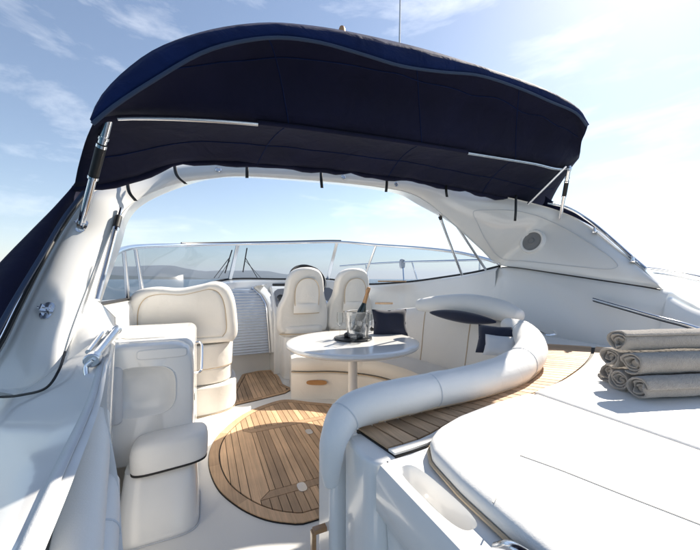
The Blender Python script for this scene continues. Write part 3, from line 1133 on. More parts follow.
band = [[p.lerp(q, f) + V(0, -.018 * math.sin(math.pi * f), 0) + wrinkle(p, .008 * math.sin(math.pi * f), 7) for p, q in zip(pip, top)]
        for f in (0, .25, .5, .75, 1)]
roof = []
for k in range(1, 9):
    f = k / 8
    roof.append([p.lerp(q, f) + V(0, 0, .13 * math.sin(math.pi * f) * math.sin(math.pi * i / (NU - 1)) ** .5)
                 + wrinkle(p.lerp(q, f), .022 * math.sin(math.pi * f), 4.0) for i, (p, q) in enumerate(zip(top, bow))])
skirt = []
for k in range(1, 9):
    f = k / 8
    skirt.append([p.lerp(q, f) + V(0, 0, .045 * math.sin(math.pi * f)) + wrinkle(p.lerp(q, f), .014 * f, 4.5)
                  + V(0, 0, -.010 * abs(math.sin(i / (NU - 1) * math.pi * 7.0)) * f ** 3) for i, (p, q) in enumerate(zip(bow, hem))])
bm = B()
sheet(bm, band)
obj('valance', bm, 'canvas_sunlit', cn, angle=0, solid=.004)
bm = B()
sheet(bm, [band[-1]] + roof)
obj('roof_panel', bm, 'canvas', cn, angle=0, solid=.003)
bm = B()
sheet(bm, [roof[-1]] + skirt)
obj('skirt_panel', bm, 'canvas', cn, angle=0, solid=.003)
bm = B()
tube(bm, [p + V(0, -.006, -.002) for p in pip], .0075, 8)
obj('piping', bm, 'piping_blue', cn)
bm = B()
hp = skirt[-1]
tube(bm, [p + V(0, -.006, .008 + .006 * math.sin(i * 1.7)) for i, p in enumerate(hp)], [.016 + .010 * abs(math.sin(i / (NU - 1) * math.pi * 7.0)) for i in range(NU)], 10)
obj('rolled_hem', bm, 'canvas', cn)
for k, row in ((3, roof[3]), (4, skirt[4])):
    bm = B()
    tube(bm, [p + V(0, -.002, -.003) for p in row[1:-1]], .003, 6)
    obj('cross_seam', bm, 'canvas_sunlit', cn)
for i in (16, 32, 48):
    bm = B()
    tube(bm, [r_[i] + V(0, -.002, -.003) for r_ in roof + skirt], .003, 6)
    obj('panel_seam', bm, 'canvas_sunlit', cn)
# bow tube: bare where its sleeve is open
for a, c in ((2, 14), (39, 61)):
    bm = B()
    tube(bm, [p + V(0, -.012, -.022) for p in bow[a:c]], .011, 10)
    obj('bow_tube', bm, 'alloy', cn)
bm = B()
tube(bm, [p + V(0, -.008, -.012) for p in bow[13:40]], .013, 10)
obj('bow_sleeve', bm, 'canvas', cn)
# tie straps
for p0, p1, p2 in ((V(-0.4476, 2.4459, 1.9375), V(-0.4261, 2.3921, 1.8438), V(-0.3896, 2.3864, 1.7899)),
                   (V(-0.1887, 2.5037, 2.0975), V(-0.1669, 2.4498, 1.9986), V(-0.1121, 2.4358, 1.9442)),
                   (V(0.2826, 2.4208, 2.1555), V(0.2777, 2.3790, 2.0659), V(0.2789, 2.3895, 2.0228)),
                   (V(0.8372, 2.3878, 2.1820), V(0.8257, 2.3491, 2.0711), V(0.8343, 2.3562, 2.0081)),
                   (V(1.4141, 2.3447, 2.2010), V(1.3914, 2.3111, 2.0914), V(1.3909, 2.3223, 2.0313)),
                   (V(1.9943, 2.2781, 2.1791), V(1.9688, 2.2458, 2.0820), V(1.9818, 2.2508, 2.0354)),
                   (V(2.6159, 2.0498, 2.0744), V(2.5783, 2.0229, 1.9275), V(2.5810, 2.0327, 1.8293))):
    bm = B()
    q = crs([p0, p1, p2], 5)
    wv = V(CY, -SY, 0) * .011
    sheet(bm, [[p - wv for p in q], [p + wv for p in q]])
    obj('tie_strap', bm, 'rubber', cn, solid=.003)
# side flaps lashed outside the arch
def flap(e0, e1, amp):
    r0, r1 = rail(e0, 40), rail(e1, 40)
    bm = B()
    rows_ = []
    for k in range(13):
        f = k / 12
        rows_.append([p.lerp(q, f) + wrinkle(p.lerp(q, f), amp * math.sin(math.pi * f), 5) + V(0, -.02 * math.sin(math.pi * f), 0) for p, q in zip(r0, r1)])
    sheet(bm, rows_)
    return obj('side_flap', bm, 'canvas', cn, angle=0, solid=.004)


flap([V(-0.5681, 2.1821, 2.0875), V(-0.6151, 2.2584, 1.9975), V(-0.6637, 2.3355, 1.8839), V(-0.7149, 2.2160, 1.7085), V(-0.7677, 2.0532, 1.5277), V(-0.8128, 1.9089, 1.3700), V(-0.9014, 1.7295, 1.1088)],
     [V(-0.5332, 2.2211, 2.0256), V(-0.5869, 2.2895, 1.8980), V(-0.6462, 2.3385, 1.7708), V(-0.6776, 2.1770, 1.6028), V(-0.6832, 1.9598, 1.4031), V(-0.7030, 1.7490, 1.1903), V(-0.7325, 1.5427, 0.9356)], .02)
bm = B()
tube(bm, crs([V(-0.6082, 2.2333, 1.7839), V(-0.6617, 2.1258, 1.6164), V(-0.6733, 1.9113, 1.4095), V(-0.6940, 1.7119, 1.1968), V(-0.7253, 1.5174, 0.9456)], 8), .010, 8)
obj('piping', bm, 'piping_blue', cn)
flap([V(3.1014, 2.1032, 2.1300), V(3.1570, 1.9900, 2.0118), V(3.2276, 1.8479, 1.8946), V(3.2517, 1.6611, 1.7111), V(3.1908, 1.4691, 1.5244), V(3.1339, 1.3192, 1.3859)],
     [V(3.0559, 2.1240, 2.0100), V(3.1215, 2.0062, 1.9338), V(3.1846, 1.8675, 1.8191), V(3.2030, 1.6833, 1.6396), V(3.1454, 1.4898, 1.4746), V(3.0984, 1.3354, 1.3625)], .01)
bm = B()
p = V(0.6349, 1.4909, 2.5656)
lathe(bm, [(.0, -.03), (.016, -.028), (.018, -.006), (.012, .010), (.0, .014)], p, 14)
obj('bow_end_cap', bm, 'foil', cn)

# struts that carry the canopy
def canopy_strut(a, c, lab, r=.017):
    st = thing('canopy_strut', c, lab, 'strut')
    d = c - a
    bm = B()
    tube(bm, [a + d * .50, c], r, 14)
    obj('lower_tube', bm, 'chrome', st)
    bm = B()
    tube(bm, [a, a + d * .24], r * 1.12, 14)
    obj('upper_tube', bm, 'chrome', st)
    bm = B()
    tube(bm, [a + d * .22, a + d * .52], r * 1.3, 14)
    obj('grip', bm, 'rubber', st, bevel=(.004, 2))
    for f in (.23, .52, .16):
        bm = B()
        tube(bm, [a + d * f, a + d * (f + .025)], r * 1.38, 14)
        obj('collar', bm, 'chrome', st)
    bm = B()
    lathe(bm, [(.0, -.02), (.018, -.016), (.022, 0), (.016, .018), (.0, .022)], a, 12)
    obj('knuckle', bm, 'alloy', st)


canopy_strut(V(-0.4059, 1.8334, 2.0594), arch_pt(5.15, .60, .03)[0], 'polished strut with black grip from the port arch leg to the canopy')
canopy_strut(V(2.8841, 1.7407, 2.2556), arch_pt(17.25, .93, .012)[0], 'polished strut with black grip standing on the starboard arch', .014)
bm = B()
tube(bm, [V(2.8398, 1.7389, 2.2746), V(2.7626, 2.0379, 2.0031)], .013, 12)
o = obj('canopy_brace', bm, 'alloy', None, loc=V(2.7626, 2.0379, 2.0031))
tag(o, 'slanting steel brace under the right end of the canopy', 'brace')

ant = thing('whip_antenna', V(1.7542, 2.6623, 2.3139), 'thin whip antenna rising behind the canopy into the sky', 'antenna')
bm = B()
tube(bm, [V(1.7542, 2.6623, 2.3139), V(1.7506, 2.6639, 3.6527), V(1.7631, 2.6582, 4.6370)], [.012, .009, .006], 8)
obj('mast', bm, 'vinyl_grey', ant)
bm = B()
lathe(bm, [(.03, -.02), (.032, .02), (.018, .06), (.012, .10)], V(1.7542, 2.6623, 2.3139), 12)
obj('base', bm, 'dark_plastic', ant)

# ------------------------------------------------------------------ U-shaped settee
st = thing('settee', (1.6, 2.3, 0), 'cream U-shaped settee with padded bolster wrapping round the white table', 'sofa')
inner = [V(.86, 3.42, 0), V(1.0, 3.33, 0), V(1.3, 3.2, 0), V(1.62, 2.85, 0), V(1.72, 2.35, 0), V(1.6, 1.85, 0), V(1.32, 1.5, 0), V(.9, 1.38, 0), V(.5, 1.36, 0)]
outer = [V(.95, 3.86, 0), V(1.13, 3.83, 0), V(1.5, 3.70, 0), V(2.06, 3.2, 0), V(2.24, 2.4, 0), V(2.10, 1.65, 0), V(1.58, 1.2, 0), V(1.0, 1.06, 0), V(.5, 1.04, 0)]
NS = 60
ri, ro = rail(inner, NS), rail(outer, NS)


def zed(p, z):
    return V(p.x, p.y, z)


bm = B()
G = sheet(bm, [[zed(p, -.004) for p in ri], [zed(p, .27) for p in ri], [zed(p.lerp(q, .03), .285) for p, q in zip(ri, ro)],
               [zed(p.lerp(q, .9), .285) for p, q in zip(ri, ro)], [zed(p.lerp(q, .9), -.004) for p, q in zip(ri, ro)]])
capface(bm, [r[0] for r in G])
capface(bm, [r[-1] for r in G])
sb = obj('seat_base', bm, 'leather', st, angle=40)
bm = B()
tube(bm, [zed(p, .292) + (p - q).normalized() * .004 for p, q in zip(ri, ro)], .006, 8)
obj('base_trim', bm, 'stitch', sb)
NC = [(0, 14), (14, 30), (30, 46), (46, NS - 1)]
for a, c in NC:
    bm = B()
    rr_ = list(range(a, c + 1))

    def sq(i):
        e = min(i - a, c - i)
        return 0 if e >= 2 else (.02 if e == 0 else .004)
    G = sheet(bm, [[zed(ri[i].lerp(ro[i], .04), .30) for i in rr_], [zed(ri[i].lerp(ro[i], .0), .33) for i in rr_],
                   [zed(ri[i].lerp(ro[i], .0), .415 - sq(i)) for i in rr_], [zed(ri[i].lerp(ro[i], .05), .448 - sq(i)) for i in rr_],
                   [zed(ri[i].lerp(ro[i], .45), .458 - sq(i)) for i in rr_], [zed(ri[i].lerp(ro[i], .88), .448 - sq(i)) for i in rr_],
                   [zed(ri[i].lerp(ro[i], .88), .30) for i in rr_]], close_u=True)
    capface(bm, [r[0] for r in G])
    capface(bm, [r[-1] for r in G])
    obj('seat_cushion', bm, 'leather', st, angle=45)
# backrest
hz = crs([V(.45, 0), V(.55, 0), V(.90, 0), V(1.0, 0), V(1.0, 0), V(.93, 0), V(.85, 0), V(.83, 0), V(.83, 0)], 10)
hts = [hz[min(int(i / (NS - 1) * (len(hz) - 1)), len(hz) - 1)].x for i in range(NS)]
bm = B()
rows = []
for f, g in ((.72, .44), (.76, .54), (.80, .66), (.84, .80), (.88, .91), (.93, .98), (1.0, 1.0), (1.12, .97), (1.2, .9), (1.22, .5), (1.22, .0)):
    rows.append([zed(p.lerp(q, f), (h * g if g else -.004)) for p, q, h in zip(ri, ro, hts)])
G = sheet(bm, rows)
capface(bm, [r[0] for r in G])
capface(bm, [r[-1] for r in G])
bk_o = obj('backrest', bm, 'leather', st, angle=50)
for i in (12, 22, 30, 38, 45):
    bm = B()
    tube(bm, [rows[k][i] + (ri[i] - ro[i]).normalized() * .002 for k in range(0, 7)], .0045, 6)
    obj('seam', bm, 'stitch', bk_o)
# white bolster round the aft arm
bm = B()
bp = crs([V(0.3354, 0.8692, 0.7100), V(0.3354, 0.8692, 0.7682), V(0.3497, 0.8736, 0.8388), V(0.4147, 0.9100, 0.8844), V(0.5593, 0.9210, 0.8954), V(0.7449, 0.9353, 0.8940), V(1.0354, 0.9788, 0.8834), V(1.3258, 1.0442, 0.8875), V(1.6264, 1.1820, 0.9117),
          V(1.8644, 1.4032, 0.9541), V(1.9872, 1.6220, 0.9694)], 8)
br_ = crs([V(.022, 0), V(.033, 0), V(.042, 0), V(.055, 0), V(.060, 0), V(.062, 0), V(.068, 0), V(.075, 0), V(.080, 0), V(.074, 0), V(.05, 0)], 8)
seam_at = (22, 40, 58, 72)
brr = []
for i, p in enumerate(br_):
    d_ = min(abs(i - k) for k in seam_at)
    brr.append(p.x * (1 - (.05 if d_ == 0 else .018 if d_ == 1 else 0)) * (1 + .02 * noise.noise(V(i * .35, 2.1, 0))))
roll(bm, bp, brr, 24)
for v_ in bm.verts:
    v_.co += V(1, 1, 1) * .0025 * noise.noise(v_.co * 11)
bo = obj('bolster', bm, 'leather_white', st, angle=0)
for k in seam_at:
    bm = B()
    m3 = disc_matrix((bp[k + 1] - bp[k - 1]).normalized())
    tube(bm, [bp[k] + m3 @ V(math.cos(a) * brr[k] * 1.008, math.sin(a) * brr[k] * 1.008, 0) for a in [j * math.pi / 14 for j in range(29)]], .0022, 6, cap=False)
    obj('seam', bm, 'vinyl_grey', bo)
bm = B()
i0 = 28
tube(bm, [p + V(0, 0, -r.x * .72) + V(.5, -.85, 0) * r.x * .72 for p, r in zip(bp[i0:66], br_[i0:66])], .005, 8)
obj('bolster_trim', bm, 'stitch', st)
# headrest roll and navy insert along the starboard backrest
bm = B()
hp_ = crs([V(1.9333, 2.5806, 1.0441), V(2.0119, 2.3800, 1.0609), V(2.1015, 2.0974, 1.0741), V(2.1452, 1.8247, 1.0530), V(2.1418, 1.6614, 1.0225)], 8)
hr_ = crs([V(.06, 0), V(.085, 0), V(.095, 0), V(.085, 0), V(.055, 0)], 8)
roll(bm, hp_, [p.x for p in hr_], 18)
obj('headrest_roll', bm, 'leather_white', st, angle=0)
bm = B()
q = crs([V(1.8495, 2.3221, 0.9985), V(1.9154, 2.1382, 0.9918), V(1.9650, 1.9398, 0.9815), V(2.0083, 1.7442, 0.9748)], 8)
tube(bm, q, [max(.004, .050 * math.sin(math.pi * min(max((i + .6) / (len(q) + .2), .01), .99)) ** .7) for i in range(len(q))], 14)
obj('navy_insert', bm, 'navy_cloth', st, angle=0)
# end panel of the aft arm, wooden pull handles
bm = B()
box(bm, .358, .60, .925, 1.06, -.006, .75)
ep = obj('end_panel', bm, 'gelcoat', st, bevel=(.022, 4))
ep['label'] = 'pale end panel of the settee facing the walkway'


def pull(name_parent, p, ax, up_, L, H, out):
    bm = B()
    q = [p - ax * L, p - ax * L + out, p + ax * L + out, p + ax * L]
    for a, c in zip(q, q[1:]):
        d = (c - a).normalized()
        prism(bm, [a - d * .008 + up_ * H, c + d * .008 + up_ * H, c + d * .008 - up_ * H, a - d * .008 - up_ * H], d.cross(up_) * .014)
    obj('pull_handle', bm, 'varnish_wood', name_parent, bevel=(.003, 2))


pull(st, V(.358, .975, .435), V(0, 0, 1), V(0, 1, 0), .055, .012, V(-.035, 0, 0))
dd = (ri[9] - ri[5]).normalized()
on = V(-dd.y, dd.x, 0)
if on.dot(V(0, 0, 0) - ri[7]) < 0:
    on = -on
bm = B()
pc = zed(ri[5], .185) + on * .004
prism(bm, [pc + dd * x + V(0, 0, z) for x, z in superrect(0, 0, .11, .026, 28, 3)], on * .012)
obj('drawer_pull', bm, 'varnish_wood', st)

# ------------------------------------------------------------------ scatter pillows
def pillow(name, c, w, h, d, mat, yaw, lean, label):
    bm = B()
    n = 14
    for side in (1, -1):
        rows_ = []
        for i in range(n + 1):
            r_ = []
            for j in range(n + 1):
                x, z = i / n * 2 - 1, j / n * 2 - 1
                k = max(0, (1 - abs(x) ** 3.2) * (1 - abs(z) ** 3.2)) ** .55
                pin = 1 - .09 * (1 - abs(x)) * abs(z) ** 3 * 1.0
                pin2 = 1 - .09 * (1 - abs(z)) * abs(x) ** 3
                pz = V(x * w / 2 * pin2, side * d / 2 * k + .004 * noise.noise(V(x * 3, z * 3, side)), z * h / 2 * pin)
                r_.append(pz)
            rows_.append(r_)
        sheet(bm, rows_)
    M = Matrix.Rotation(yaw, 4, 'Z') @ Matrix.Rotation(lean, 4, 'X')
    bmesh.ops.transform(bm, matrix=Matrix.Translation(c) @ M, verts=bm.verts)
    o_ = obj(name, bm, mat, None, angle=0, loc=Vector(c) - V(0, 0, h / 2))
    tag(o_, label, 'pillow')
    return o_


pillow('scatter_pillow', V(1.7016, 2.7632, 0.8572), .36, .28, .12, 'navy_cloth', -YAW + .15, -.2, 'navy square pillow leaning on the settee behind the table')
pillow('scatter_pillow', V(1.7487, 1.5109, 0.8997), .25, .20, .08, 'navy_cloth', -1.0, -.5, 'dark navy pillow tucked in the aft corner of the settee')
pillow('scatter_pillow', V(1.6993, 1.4455, 0.8771), .19, .14, .08, 'vinyl_grey', -1.05, -.5, 'pale blue-grey pillow in front of the navy one by the bolster')

# ------------------------------------------------------------------ table and what stands on it
TC = V(1.205, 2.585, 0)
TZ = .752
tb = thing('cockpit_table', TC, 'round white pedestal table in front of the curved settee', 'table')
bm = B()
RT = .585
prof = [(.0005, TZ - .05), (.45, TZ - .05), (RT - .03, TZ - .047), (RT - .008, TZ - .035), (RT, TZ - .02), (RT - .004, TZ - .006), (RT - .014, TZ), (RT - .05, TZ + .001), (.0005, TZ + .001)]
lathe(bm, prof, (TC.x, TC.y, 0), 72, None, False)
obj('table_top', bm, 'gelcoat', tb)
bm = B()
lathe(bm, [(.0005, .004), (.17, .004), (.17, .015), (.07, .035), (.042, .05), (.040, TZ - .1), (.055, TZ - .075), (.11, TZ - .055), (.12, TZ - .0485)], (TC.x, TC.y, 0), 28, None, False)
obj('pedestal', bm, 'leather_white', tb)
cT = V(1.2358, 2.6457, 0.7936)
cT.z = TZ + .001
tray = thing('serving_tray', cT, 'dark round serving tray under the ice bucket on the white table', 'tray')
bm = B()
lathe(bm, [(.0005, .0015), (.16, .0015), (.175, .010), (.17, .018), (.155, .009), (.0005, .008)], cT, 40, None, False)
obj('tray_dish', bm, 'dark_plastic', tray)
# acrylic bucket
bk = cT + V(CY, -SY, 0) * .055 + V(0, .03, .0085)
bucket = thing('ice_bucket', bk, 'clear acrylic ice bucket holding the champagne bottle', 'ice bucket')
bm = B()
lathe(bm, [(.0005, .001), (.088, .001), (.096, .012), (.118, .235), (.124, .24), (.120, .243), (.112, .236), (.090, .016), (.0005, .012)], bk, 40, None, False)
obj('bucket_wall', bm, 'acrylic', bucket)
bm = B()
r2_ = random.Random(3)
for k in range(38):
    a, rr0 = r2_.uniform(0, 6.28), r2_.uniform(0, .072)
    p = bk + V(rr0 * math.cos(a), rr0 * math.sin(a), r2_.uniform(.04, .175))
    q = Matrix.Rotation(r2_.uniform(0, 3), 3, Vector((r2_.random(), r2_.random(), r2_.random() + .1)).normalized())
    s = .017
    prism(bm, [p + q @ V(x * s, y * s, -s) for x, y in ((-1, -1), (1, -1), (1, 1), (-1, 1))], q @ V(0, 0, 2 * s))
ic = obj('ice', bm, 'frosted_ice', bucket, smooth=False)
ic['kind'] = 'stuff'
# bottle
bt = thing('champagne_bottle', bk + V(-.01, 0, .03), 'dark champagne bottle with gold foil neck leaning in the ice bucket', 'bottle')
tip = V(1.3827, 2.6117, 1.2263)
base_ = bk + V(-.015, .0, .06)
ax = (tip - base_)
Ln = ax.length
M = disc_matrix(ax)
bm = B()
lathe(bm, [(.0005, 0), (.036, 0), (.042, .008), (.043, Ln * .38), (.040, Ln * .46), (.026, Ln * .57), (.019, Ln * .64)], base_, 24, M, False)
obj('glass_body', bm, 'bottle_green', bt)
bm = B()
lathe(bm, [(.0195, Ln * .635), (.0175, Ln * .75), (.0165, Ln * .88), (.019, Ln * .90), (.0195, Ln * .955), (.016, Ln * .99), (.0005, Ln)], base_, 24, M, False)
obj('foil_neck', bm, 'foil', bt)
# flutes
def flute(p, lab):
    g = thing('champagne_flute', p, lab, 'glass', 'champagne flutes round the bucket')
    bm = B()
    lathe(bm, [(.0005, .0015), (.032, .0015), (.033, .003), (.010, .007), (.0045, .014), (.004, .085), (.009, .098)], p, 24, None, False)
    obj('stem', bm, 'clear_glass', g)
    bm = B()
    lathe(bm, [(.0085, .097), (.020, .112), (.028, .14), (.0305, .175), (.027, .225), (.0258, .225), (.029, .175), (.0265, .142), (.0185, .115), (.0005, .102)], p, 28, None, False)
    obj('bowl', bm, 'clear_glass', g)


for q, lab in ((V(1.1438, 2.7331, 0.7540), 'champagne flute left of the ice bucket'), (V(1.1593, 2.4718, 0.7540), 'champagne flute standing nearest, in front of the ice bucket'),
                  (V(1.3209, 2.4949, 0.7540), 'champagne flute right of the ice bucket')):
    if (q - cT).length < .19:
        q.z = TZ + .012
    flute(q, lab)
for q, r_ in ((V(1.2056, 2.7126, 0.7620), .03), (V(1.2930, 2.6174, 0.7620), .033), (V(1.5801, 2.9183, 0.7620), .02)):
    bm = B()
    lathe(bm, [(.0005, .001), (r_ * .8, .001), (r_, .012), (r_ * .9, .03), (r_ * .4, .042), (.0005, .044)], q, 14, None, False)
    o_ = obj('dark_fruit_bowl', bm, 'dark_plastic', None, loc=q)
    tag(o_, {.03: 'small dark dish on the tray between the left and middle flutes', .033: 'small dark dish on the tray between the middle and right flutes',
             .02: 'smallest dark dish at the right edge of the tray'}[r_], 'dish', 'small dark dishes on the table')

# ------------------------------------------------------------------ helm seats
def helm_seat(cx, y0, label, mirror=1):
    s = thing('helm_chair', (cx, y0, 0), label, 'seat', 'pair of helm seats')
    half = [(.30, .60), (.338, .66), (.34, .80), (.325, .94), (.27, 1.08), (.25, 1.2), (.235, 1.3), (.19, 1.385), (.11, 1.435), (0, 1.452)]
    pts_ = [V(x, z) for x, z in half] + [V(-x, z) for x, z in reversed(half[:-1])]
    o_ = [V(p.x, p.y) for p in crs([V(p.x, p.y, 0) for p in pts_], 4)]
    ring = []
    for dy, ins in ((0, .045), (.004, .03), (.018, .012), (.045, 0), (.15, 0), (.19, .02), (.20, .05)):
        ring.append([V(cx + p.x * (1 - ins / .33), y0 + dy - (p.y - .6) * .10 + .12 * (p.x / .34) ** 2, .6 + (p.y - .6) * (1 - ins / .5) + ins * .9) for p in o_])
    bm = B()
    G = sheet(bm, ring, close_v=True)
    capface(bm, G[0])
    capface(bm, G[-1])
    obj('backrest', bm, 'leather', s, angle=50)

    def face(x, z, d=0.0):
        return V(cx + x, y0 - (z - .6) * .10 + .12 * (x / .34) ** 2 - d, z)
    arch_ = [(-.155, .96), (-.16, 1.1), (-.145, 1.21), (-.09, 1.285), (0, 1.31), (.09, 1.285), (.145, 1.21), (.16, 1.1), (.155, .96)]
    ap = [(p.x, p.y) for p in crs([V(a, b2, 0) for a, b2 in arch_], 5)]
    bm = B()
    c0 = (0, 1.11)
    rows_ = []
    for k, d in ((1.0, -.004), (1.0, .004), (.93, .008), (.86, .003), (.5, .0035), (.02, .0035)):
        rows_.append([face(c0[0] + (x - c0[0]) * k, c0[1] + (z - c0[1]) * k, d) for x, z in ap])
    sheet(bm, rows_, close_v=True)
    pn = obj('back_panel', bm, 'leather', s, angle=60)
    bm = B()
    q = [face(x, z, .006) for x, z in ap]
    tube(bm, q, .0045, 6)
    obj('stitching', bm, 'stitch', pn)
    bm = B()
    rows_ = [[face(x, z, .012 * (1 - abs(x / .18) ** 4) * (1 if 0 < j < 3 else 0) + .002) for x in [(-.17 + .34 * i / 16) for i in range(17)]]
             for j, z in enumerate((.86, .885, .965, .985))]
    sheet(bm, rows_)
    pc_ = obj('map_pocket', bm, 'leather', s, angle=60)
    bm = B()
    tube(bm, [face(-.17 + .34 * i / 16, .858, .004) for i in range(17)], .005, 6)
    obj('stitching', bm, 'stitch', pc_)
    bm = B()
    prism(bm, [(cx + x, y0 + .33 + y, .55) for x, y in superrect(0, 0, .30, .26, 28, 5)], (0, 0, .14))
    obj('seat_cushion', bm, 'leather', s, bevel=(.04, 4))
    bm = B()
    prism(bm, [(cx + x, y0 + .33 + y, -.004) for x, y in superrect(0, 0, .27, .25, 28, 5)], (0, 0, .553))
    obj('pedestal', bm, 'gelcoat', s, bevel=(.02, 3))
    bm = B()
    tube(bm, [face(-.32 + .64 * i / 20, .592, -.02) for i in range(21)], .008, 6)
    obj('base_trim', bm, 'stitch', s)
    return s


helm_seat(1.20, 3.98, 'cream helm seat on the left of the pair, beside the companionway shutter')
helm_seat(1.90, 4.02, 'cream helm seat on the right of the pair, behind the champagne bottle')

# ------------------------------------------------------------------ port double seat
ps = thing('companion_seat', (-.17, 3.6, 0), 'wide cream double companion seat behind the white bar cabinet', 'seat')
ol = [(-.66, .60), (-.705, .68), (-.715, .95), (-.685, 1.10), (-.60, 1.195), (-.44, 1.228), (-.22, 1.215), (-.02, 1.25), (.12, 1.278), (.235, 1.235), (.305, 1.11), (.338, .90), (.34, .70), (.29, .60)]
oc = [(-.165 + (p.x + .18) * .905, max(p.y, .5) if p.y > .9 else .9 - (.9 - p.y) * .76) for p in crs([V(a, b2, 0) for a, b2 in ol], 5)]
cx_, cz_ = -.165, .95
ring = []
for dy, k in ((.0, .50), (-.012, .68), (-.012, .755), (-.002, .77), (-.018, .79), (-.020, .88), (.006, .97), (.05, 1.0), (.15, 1.0), (.19, .97), (.20, .9)):
    ring.append([V(cx_ + (x - cx_) * k, 3.34 + dy - (z - .6) * .06 + .05 * ((x - cx_) / .5) ** 2, cz_ + (z - cz_) * k) for x, z in oc])
bm = B()
G = sheet(bm, ring, close_v=True)
capface(bm, G[0])
capface(bm, G[-1])
obj('backrest', bm, 'leather', ps, angle=60)
bm = B()
tube(bm, [p + V(0, -.004, 0) for p in ring[3]], .004, 6)
obj('stitching', bm, 'stitch', ps)
for nm, hw, hy, z0, z1, dy in (('seat_cushion', .45, .36, .42, .66, .0), ('seat_ring', .44, .35, .275, .43, .0), ('pedestal', .485, .40, -.004, .27, .0)):
    bm = B()
    prism(bm, [(-.17 + x, 3.72 + dy + y, z0) for x, y in superrect(0, 0, hw, hy, 44, 3.2)], (0, 0, z1 - z0))
    obj(nm, bm, 'leather', ps, bevel=(.02, 4))
bm = B()
q = [V(-.17 + x, 3.72 + y, .432) for x, y in superrect(0, 0, .445, .356, 60, 3.2)]
tube(bm, q + [q[0]], .005, 6, cap=False)
obj('stitching', bm, 'stitch', ps)
bm = B()
q = [V(-.17 + x, 3.72 + y, .005) for x, y in superrect(0, 0, .492, .407, 60, 3.2)]
tube(bm, q + [q[0]], .004, 6, cap=False)
obj('plinth_seal', bm, 'stitch', ps)

# ------------------------------------------------------------------ bar cabinet with its fold-down seat
cb = thing('bar_cabinet', (-.3, 2.8, 0), 'white moulded bar cabinet with recessed aft face on the port side', 'cabinet')
bm = B()
box(bm, -.62, -.06, 2.30, 3.24, -.005, .912)
obj('body', bm, 'gelcoat', cb, bevel=(.06, 6))
N = 64
cxm, czm = -.35, .575
out_ = superrect(cxm, czm, .29, .34, N, 6.5)
hol = superrect(-.315, .655, .165, .145, N, 3.4)
ring = [[V(x, 2.335, z) for x, z in superrect(cxm, czm, .29, .337, N, 6.5)], [V(x, 2.18, z) for x, z in out_], [V(cxm + (x - cxm) * .975, 2.158, czm + (z - czm) * .975) for x, z in out_],
        [V(cxm + (x - cxm) * .94, 2.152, czm + (z - czm) * .94) for x, z in out_]]
ring.append([V(x, 2.154, z) for x, z in hol])
for k, d in ((.985, .156), (.95, .163), (.90, .176), (.82, .196), (.70, .214), (.5, .226)):
    ring.append([V(-.315 + (x + .315) * k, 2.0 + d - (.012 * (x + .315) / .2), .655 + (z - .655) * k) for x, z in hol])
bm = B()
G = sheet(bm, ring, close_v=True)
capface(bm, G[-1])
obj('aft_panel', bm, 'gelcoat', cb, angle=55)
bm = B()
roll(bm, [V(-.448, 2.165, .51), V(-.456, 2.155, .65), V(-.448, 2.165, .79)], [.034, .042, .034], 16)
obj('side_pad', bm, 'vinyl_grey', cb, angle=0)
bm = B()
prism(bm, [(x, y, .9115) for x, y in superrect(-.33, 2.72, .19, .28, 40, 3)], (0, 0, .010))
obj('lid', bm, 'gelcoat', cb, bevel=(.006, 3))
bm = B()
prism(bm, [(x, 2.151, z) for x, z in superrect(-.22, .866, .125, .026, 32, 6)], (0, -.007, 0))
lt = obj('lid_latch', bm, 'gelcoat', cb, bevel=(.003, 2))
bm = B()
prism(bm, [(x, 2.1535, z) for x, z in superrect(-.22, .866, .129, .030, 32, 6)], (0, -.005, 0))
obj('latch_seal', bm, 'vinyl_grey', cb)
bm = B()
tube(bm, crs([V(-.058, 2.42, .66), V(-.022, 2.42, .67), V(-.015, 2.5, .70), V(-.015, 2.72, .78), V(-.03, 2.80, .80), V(-.06, 2.80, .80)], 6), .009, 10)
obj('grab_rail', bm, 'chrome', cb)
for k in range(3):
    bm = B()
    prism(bm, [(-.0595, 2.42 + y, .20 + k * .055 + y * .25 + z) for y, z in superrect(0, 0, .10, .013, 20, 4)], (.003, 0, 0))
    obj('vent_slot', bm, 'dash_grey', cb)
bm = B()
prism(bm, [(-.0595, 2.36 + y, .52 + z) for y, z in superrect(0, 0, .02, .022, 16, 4)], (.003, 0, 0))
obj('catch', bm, 'dash_grey', cb)

js = thing('jump_seat', (-.2, 2.0, 0), 'small aft-facing white padded seat on a moulded base beside the walkway', 'seat')
bm = B()
rings = []
for z, y0_, hw in ((-.004, 1.83, .192), (.03, 1.835, .19), (.14, 1.89, .182), (.24, 1.96, .174), (.275, 1.985, .170), (.28, 2.02, .16)):
    cyy = (y0_ + 2.24) / 2
    rings.append([V(x, y, z) for x, y in superrect(-.215, cyy, hw, (2.24 - y0_) / 2, 56, 5)])
bm_g = sheet(bm, rings, close_v=True)
capface(bm, bm_g[0])
capface(bm, bm_g[-1])
obj('base', bm, 'gelcoat', js, angle=45)
bm = B()
q = [V(x, y, .003) for x, y in superrect(-.215, 2.032, .197, .207, 60, 5)]
tube(bm, q + [q[0]], .003, 6, cap=False)
obj('plinth_seal', bm, 'vinyl_grey', js)
bm = B()
rings = []
for z, k in ((.283, .88), (.285, .96), (.30, 1.0), (.37, 1.02), (.40, .99), (.416, .93), (.424, .8), (.427, .4)):
    rings.append([V(x, y + .02 * (z - .3) / .1, z + .06 * (x + .18) / .36 * .35) for x, y in superrect(-.17, 2.055, .188 * k, .105 * k, 56, 4)])
G = sheet(bm, rings, close_v=True)
capface(bm, G[0])
capface(bm, G[-1])
obj('seat_pad', bm, 'leather_white', js, angle=60)
bm = B()
